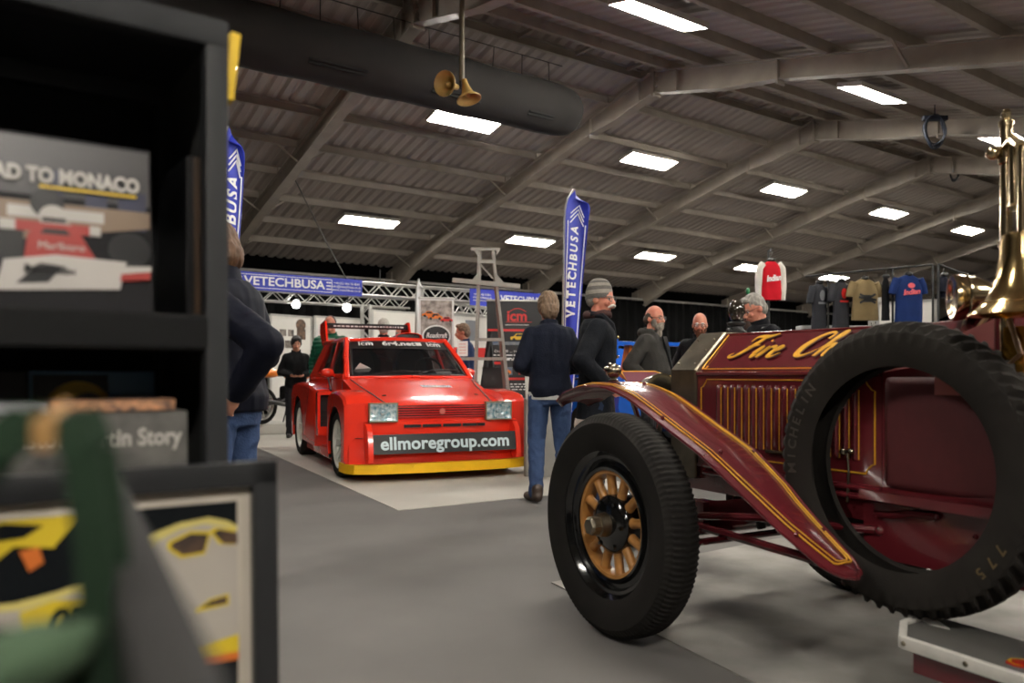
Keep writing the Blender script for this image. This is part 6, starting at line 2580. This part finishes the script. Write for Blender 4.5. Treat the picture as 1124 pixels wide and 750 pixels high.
shapes = [(0, fx([(0, 0), (.53, 0), (.53, .68), (0, .68)])),
          # right: pale cab with two windows, nose, yellow skirt
          (5, fr_([(0, .045), (.02, .035), (.06, .025), (.12, .03), (.18, .045), (.21, .08), (.16, .16), (.12, .21), (0, .22)])),
          (1, fr_([(0, .055), (.03, .045), (.07, .036), (.12, .042), (.165, .058), (.185, .085), (.135, .19), (0, .24)])),
          (2, fr_([(.005, .052), (.05, .044), (.06, .05), (.04, .075), (.005, .08)])), (3, fr_([(.0, .058), (.04, .048), (.052, .054), (.03, .075), (.0, .078)])),
          (2, fr_([(.055, .05), (.10, .046), (.145, .06), (.148, .072), (.12, .092), (.07, .09)])), (3, fr_([(.062, .055), (.10, .051), (.138, .064), (.14, .072), (.115, .087), (.072, .085)])),
          (1, fr_([(0, .18), (.125, .19), (.10, .26), (0, .27)])), (2, fr_([(.02, .165), (.06, .17), (.09, .185), (.09, .19), (.02, .185)])), (3, fr_([(.024, .169), (.058, .173), (.082, .184), (.024, .182)])),
          (2, fr_([(0, .24), (.09, .252), (.08, .27), (0, .275)])), (4, fr_([(0, .272), (.08, .27), (.07, .284), (0, .285)])), (2, fr_([(0, .33), (.03, .34), (.05, .42), (0, .42)])),
          # left: yellow splash over black, pale fender with yellow edge
          (2, fl_([(.27, .0), (.53, .0), (.53, .17), (.49, .14), (.46, .12), (.43, .13), (.40, .10), (.37, .09), (.34, .05), (.30, .06)])), (0, fl_([(.31, .015), (.35, .005), (.40, .02), (.38, .04), (.33, .035)])),
          (4, fl_([(.315, .055), (.335, .06), (.325, .10), (.31, .085)])),
          (5, fl_([(.24, .20), (.26, .13), (.30, .145), (.34, .155), (.40, .15), (.46, .17), (.53, .22), (.53, .36), (.24, .36)])), (1, fl_([(.25, .2), (.275, .15), (.33, .17), (.40, .165), (.45, .185), (.49, .23), (.46, .36), (.25, .36)])),
          (2, fl_([(.255, .20), (.262, .165), (.30, .16), (.335, .175), (.33, .23), (.28, .24)]))]
m = MB()
for k, (mi, poly) in enumerate(shapes):
    m.mi = mi
    m.prism(poly, (0, .0003), M=frame((0, pic_y - .0003 * k, 0), (1, 0, 0), (0, 0, 1)))
pc = m.build('car_picture', QM, fr, smooth=0)
m = MB()
m.text('07', .04, frame((X0 - .205, pic_y - .0075, T - .018 - .125), (1, 0, 0), (0, 0, 1)), depth=.0003, bold=.001, shear=.3)
m.build('race_number', p_dark, pc, smooth=0)
m = MB()
m.box((-FW / 2, -.0085, FH / 2), (FW - 2 * FB + .008, .0012, FH - 2 * FB + .008))
m.build('glass', mat('picture_glass', (10, 10, 10), .02, alpha=.04, vary=0, spec=.3), fr, smooth=0)

# ---- near rail of the stall and the green bag hung on it
ns = thing('stall_rail', 'dark steel rail running towards the camera at lower left', 'rail', (-.293, .592, 0))
m = MB()
m.box((0, 0, 0), (.027, .80, .03), bev=.005)
o = m.build('rail', mat('stall_rail_steel', (30, 29, 29), .7, spec=.2), ns)
o.location = (0, 0, .938)
o.rotation_euler = (0, 0, math.atan2(.387, .695))
d_ = Vector((-.387, .695, 0)).normalized()
for t in (.12, -.37):
    m = MB()
    p = d_ * t
    m.box((p.x, p.y, .46), (.03, .03, .92), bev=.004)
    m.build('leg', rackg, ns)
gcl = mat('green_canvas', (28, 44, 31), .9, spec=.15, vary=.25, scale=12, bump=.2, bscale=300)
gcl_lit = mat('lit_green_canvas', (66, 88, 64), .9, vary=.2, scale=12, bump=.2, bscale=300)  # lighter copy of the bag's green, with the fold's highlight in its colour
bg = thing('tote_bag', 'dark green tote bag with webbing handles hung at lower left', 'bag', (-.266, .37, 0), .25)
m = MB()
R = []
for z, a, b_ in ((.56, .07, .04), (.60, .085, .05), (.72, .09, .05), (.82, .088, .04), (.905, .084, .03), (.92, .075, .03), (.925, .07, .012)):
    R.append([(a * math.copysign(abs(math.cos(q)) ** .6, math.cos(q)) + .006 * math.sin(9 * z + 3 * q), b_ * math.sin(q) + .008 * math.sin(5 * q + 20 * z), z + .015 * math.sin(3 * q) * (z > .8)) for q in [2 * PI * k / 32 for k in range(32)]])
m.loft(R)
m.build('bag_body', gcl, bg, smooth=80)
m = MB()
m.ball((.035, -.025, .918), (.045, .025, .016), 18, 10, rot=Matrix.Rotation(-.35, 4, 'Y'))
m.ball((-.035, -.025, .90), (.045, .022, .018), 18, 10, rot=Matrix.Rotation(.3, 4, 'Y'))
m.remesh(.006, 3, amp=.004, freq=30)
m.build('folded_top', gcl_lit, bg, smooth=180, recalc=False)
for sx in (1, -1):
    m = MB()
    pts = [(.055 * sx + .02, -.015, .90), (.038 * sx + .03, -.012, .97), (.022 * sx + .04, -.008, 1.012), (.008 * sx + .045, .0, 1.03)]
    for y in (0, .03):
        for a, c in zip(pts[:-1], pts[1:]):
            m.bar((a[0], a[1] + y, a[2]), (c[0], c[1] + y, c[2]), .017, .003, up=(0, 1, 0))
    m.build('handle', gcl, bg, smooth=0)
m = MB()
m.box((.045, -.006, 1.022), (.010, .006, .016), bev=.003)
m.tube([(.045, .0, 1.028), (.045, .03, 1.034)], .003, seg=6)
m.build('handle_tag', mat('tan_leather_tag', (150, 112, 62), .6), bg)
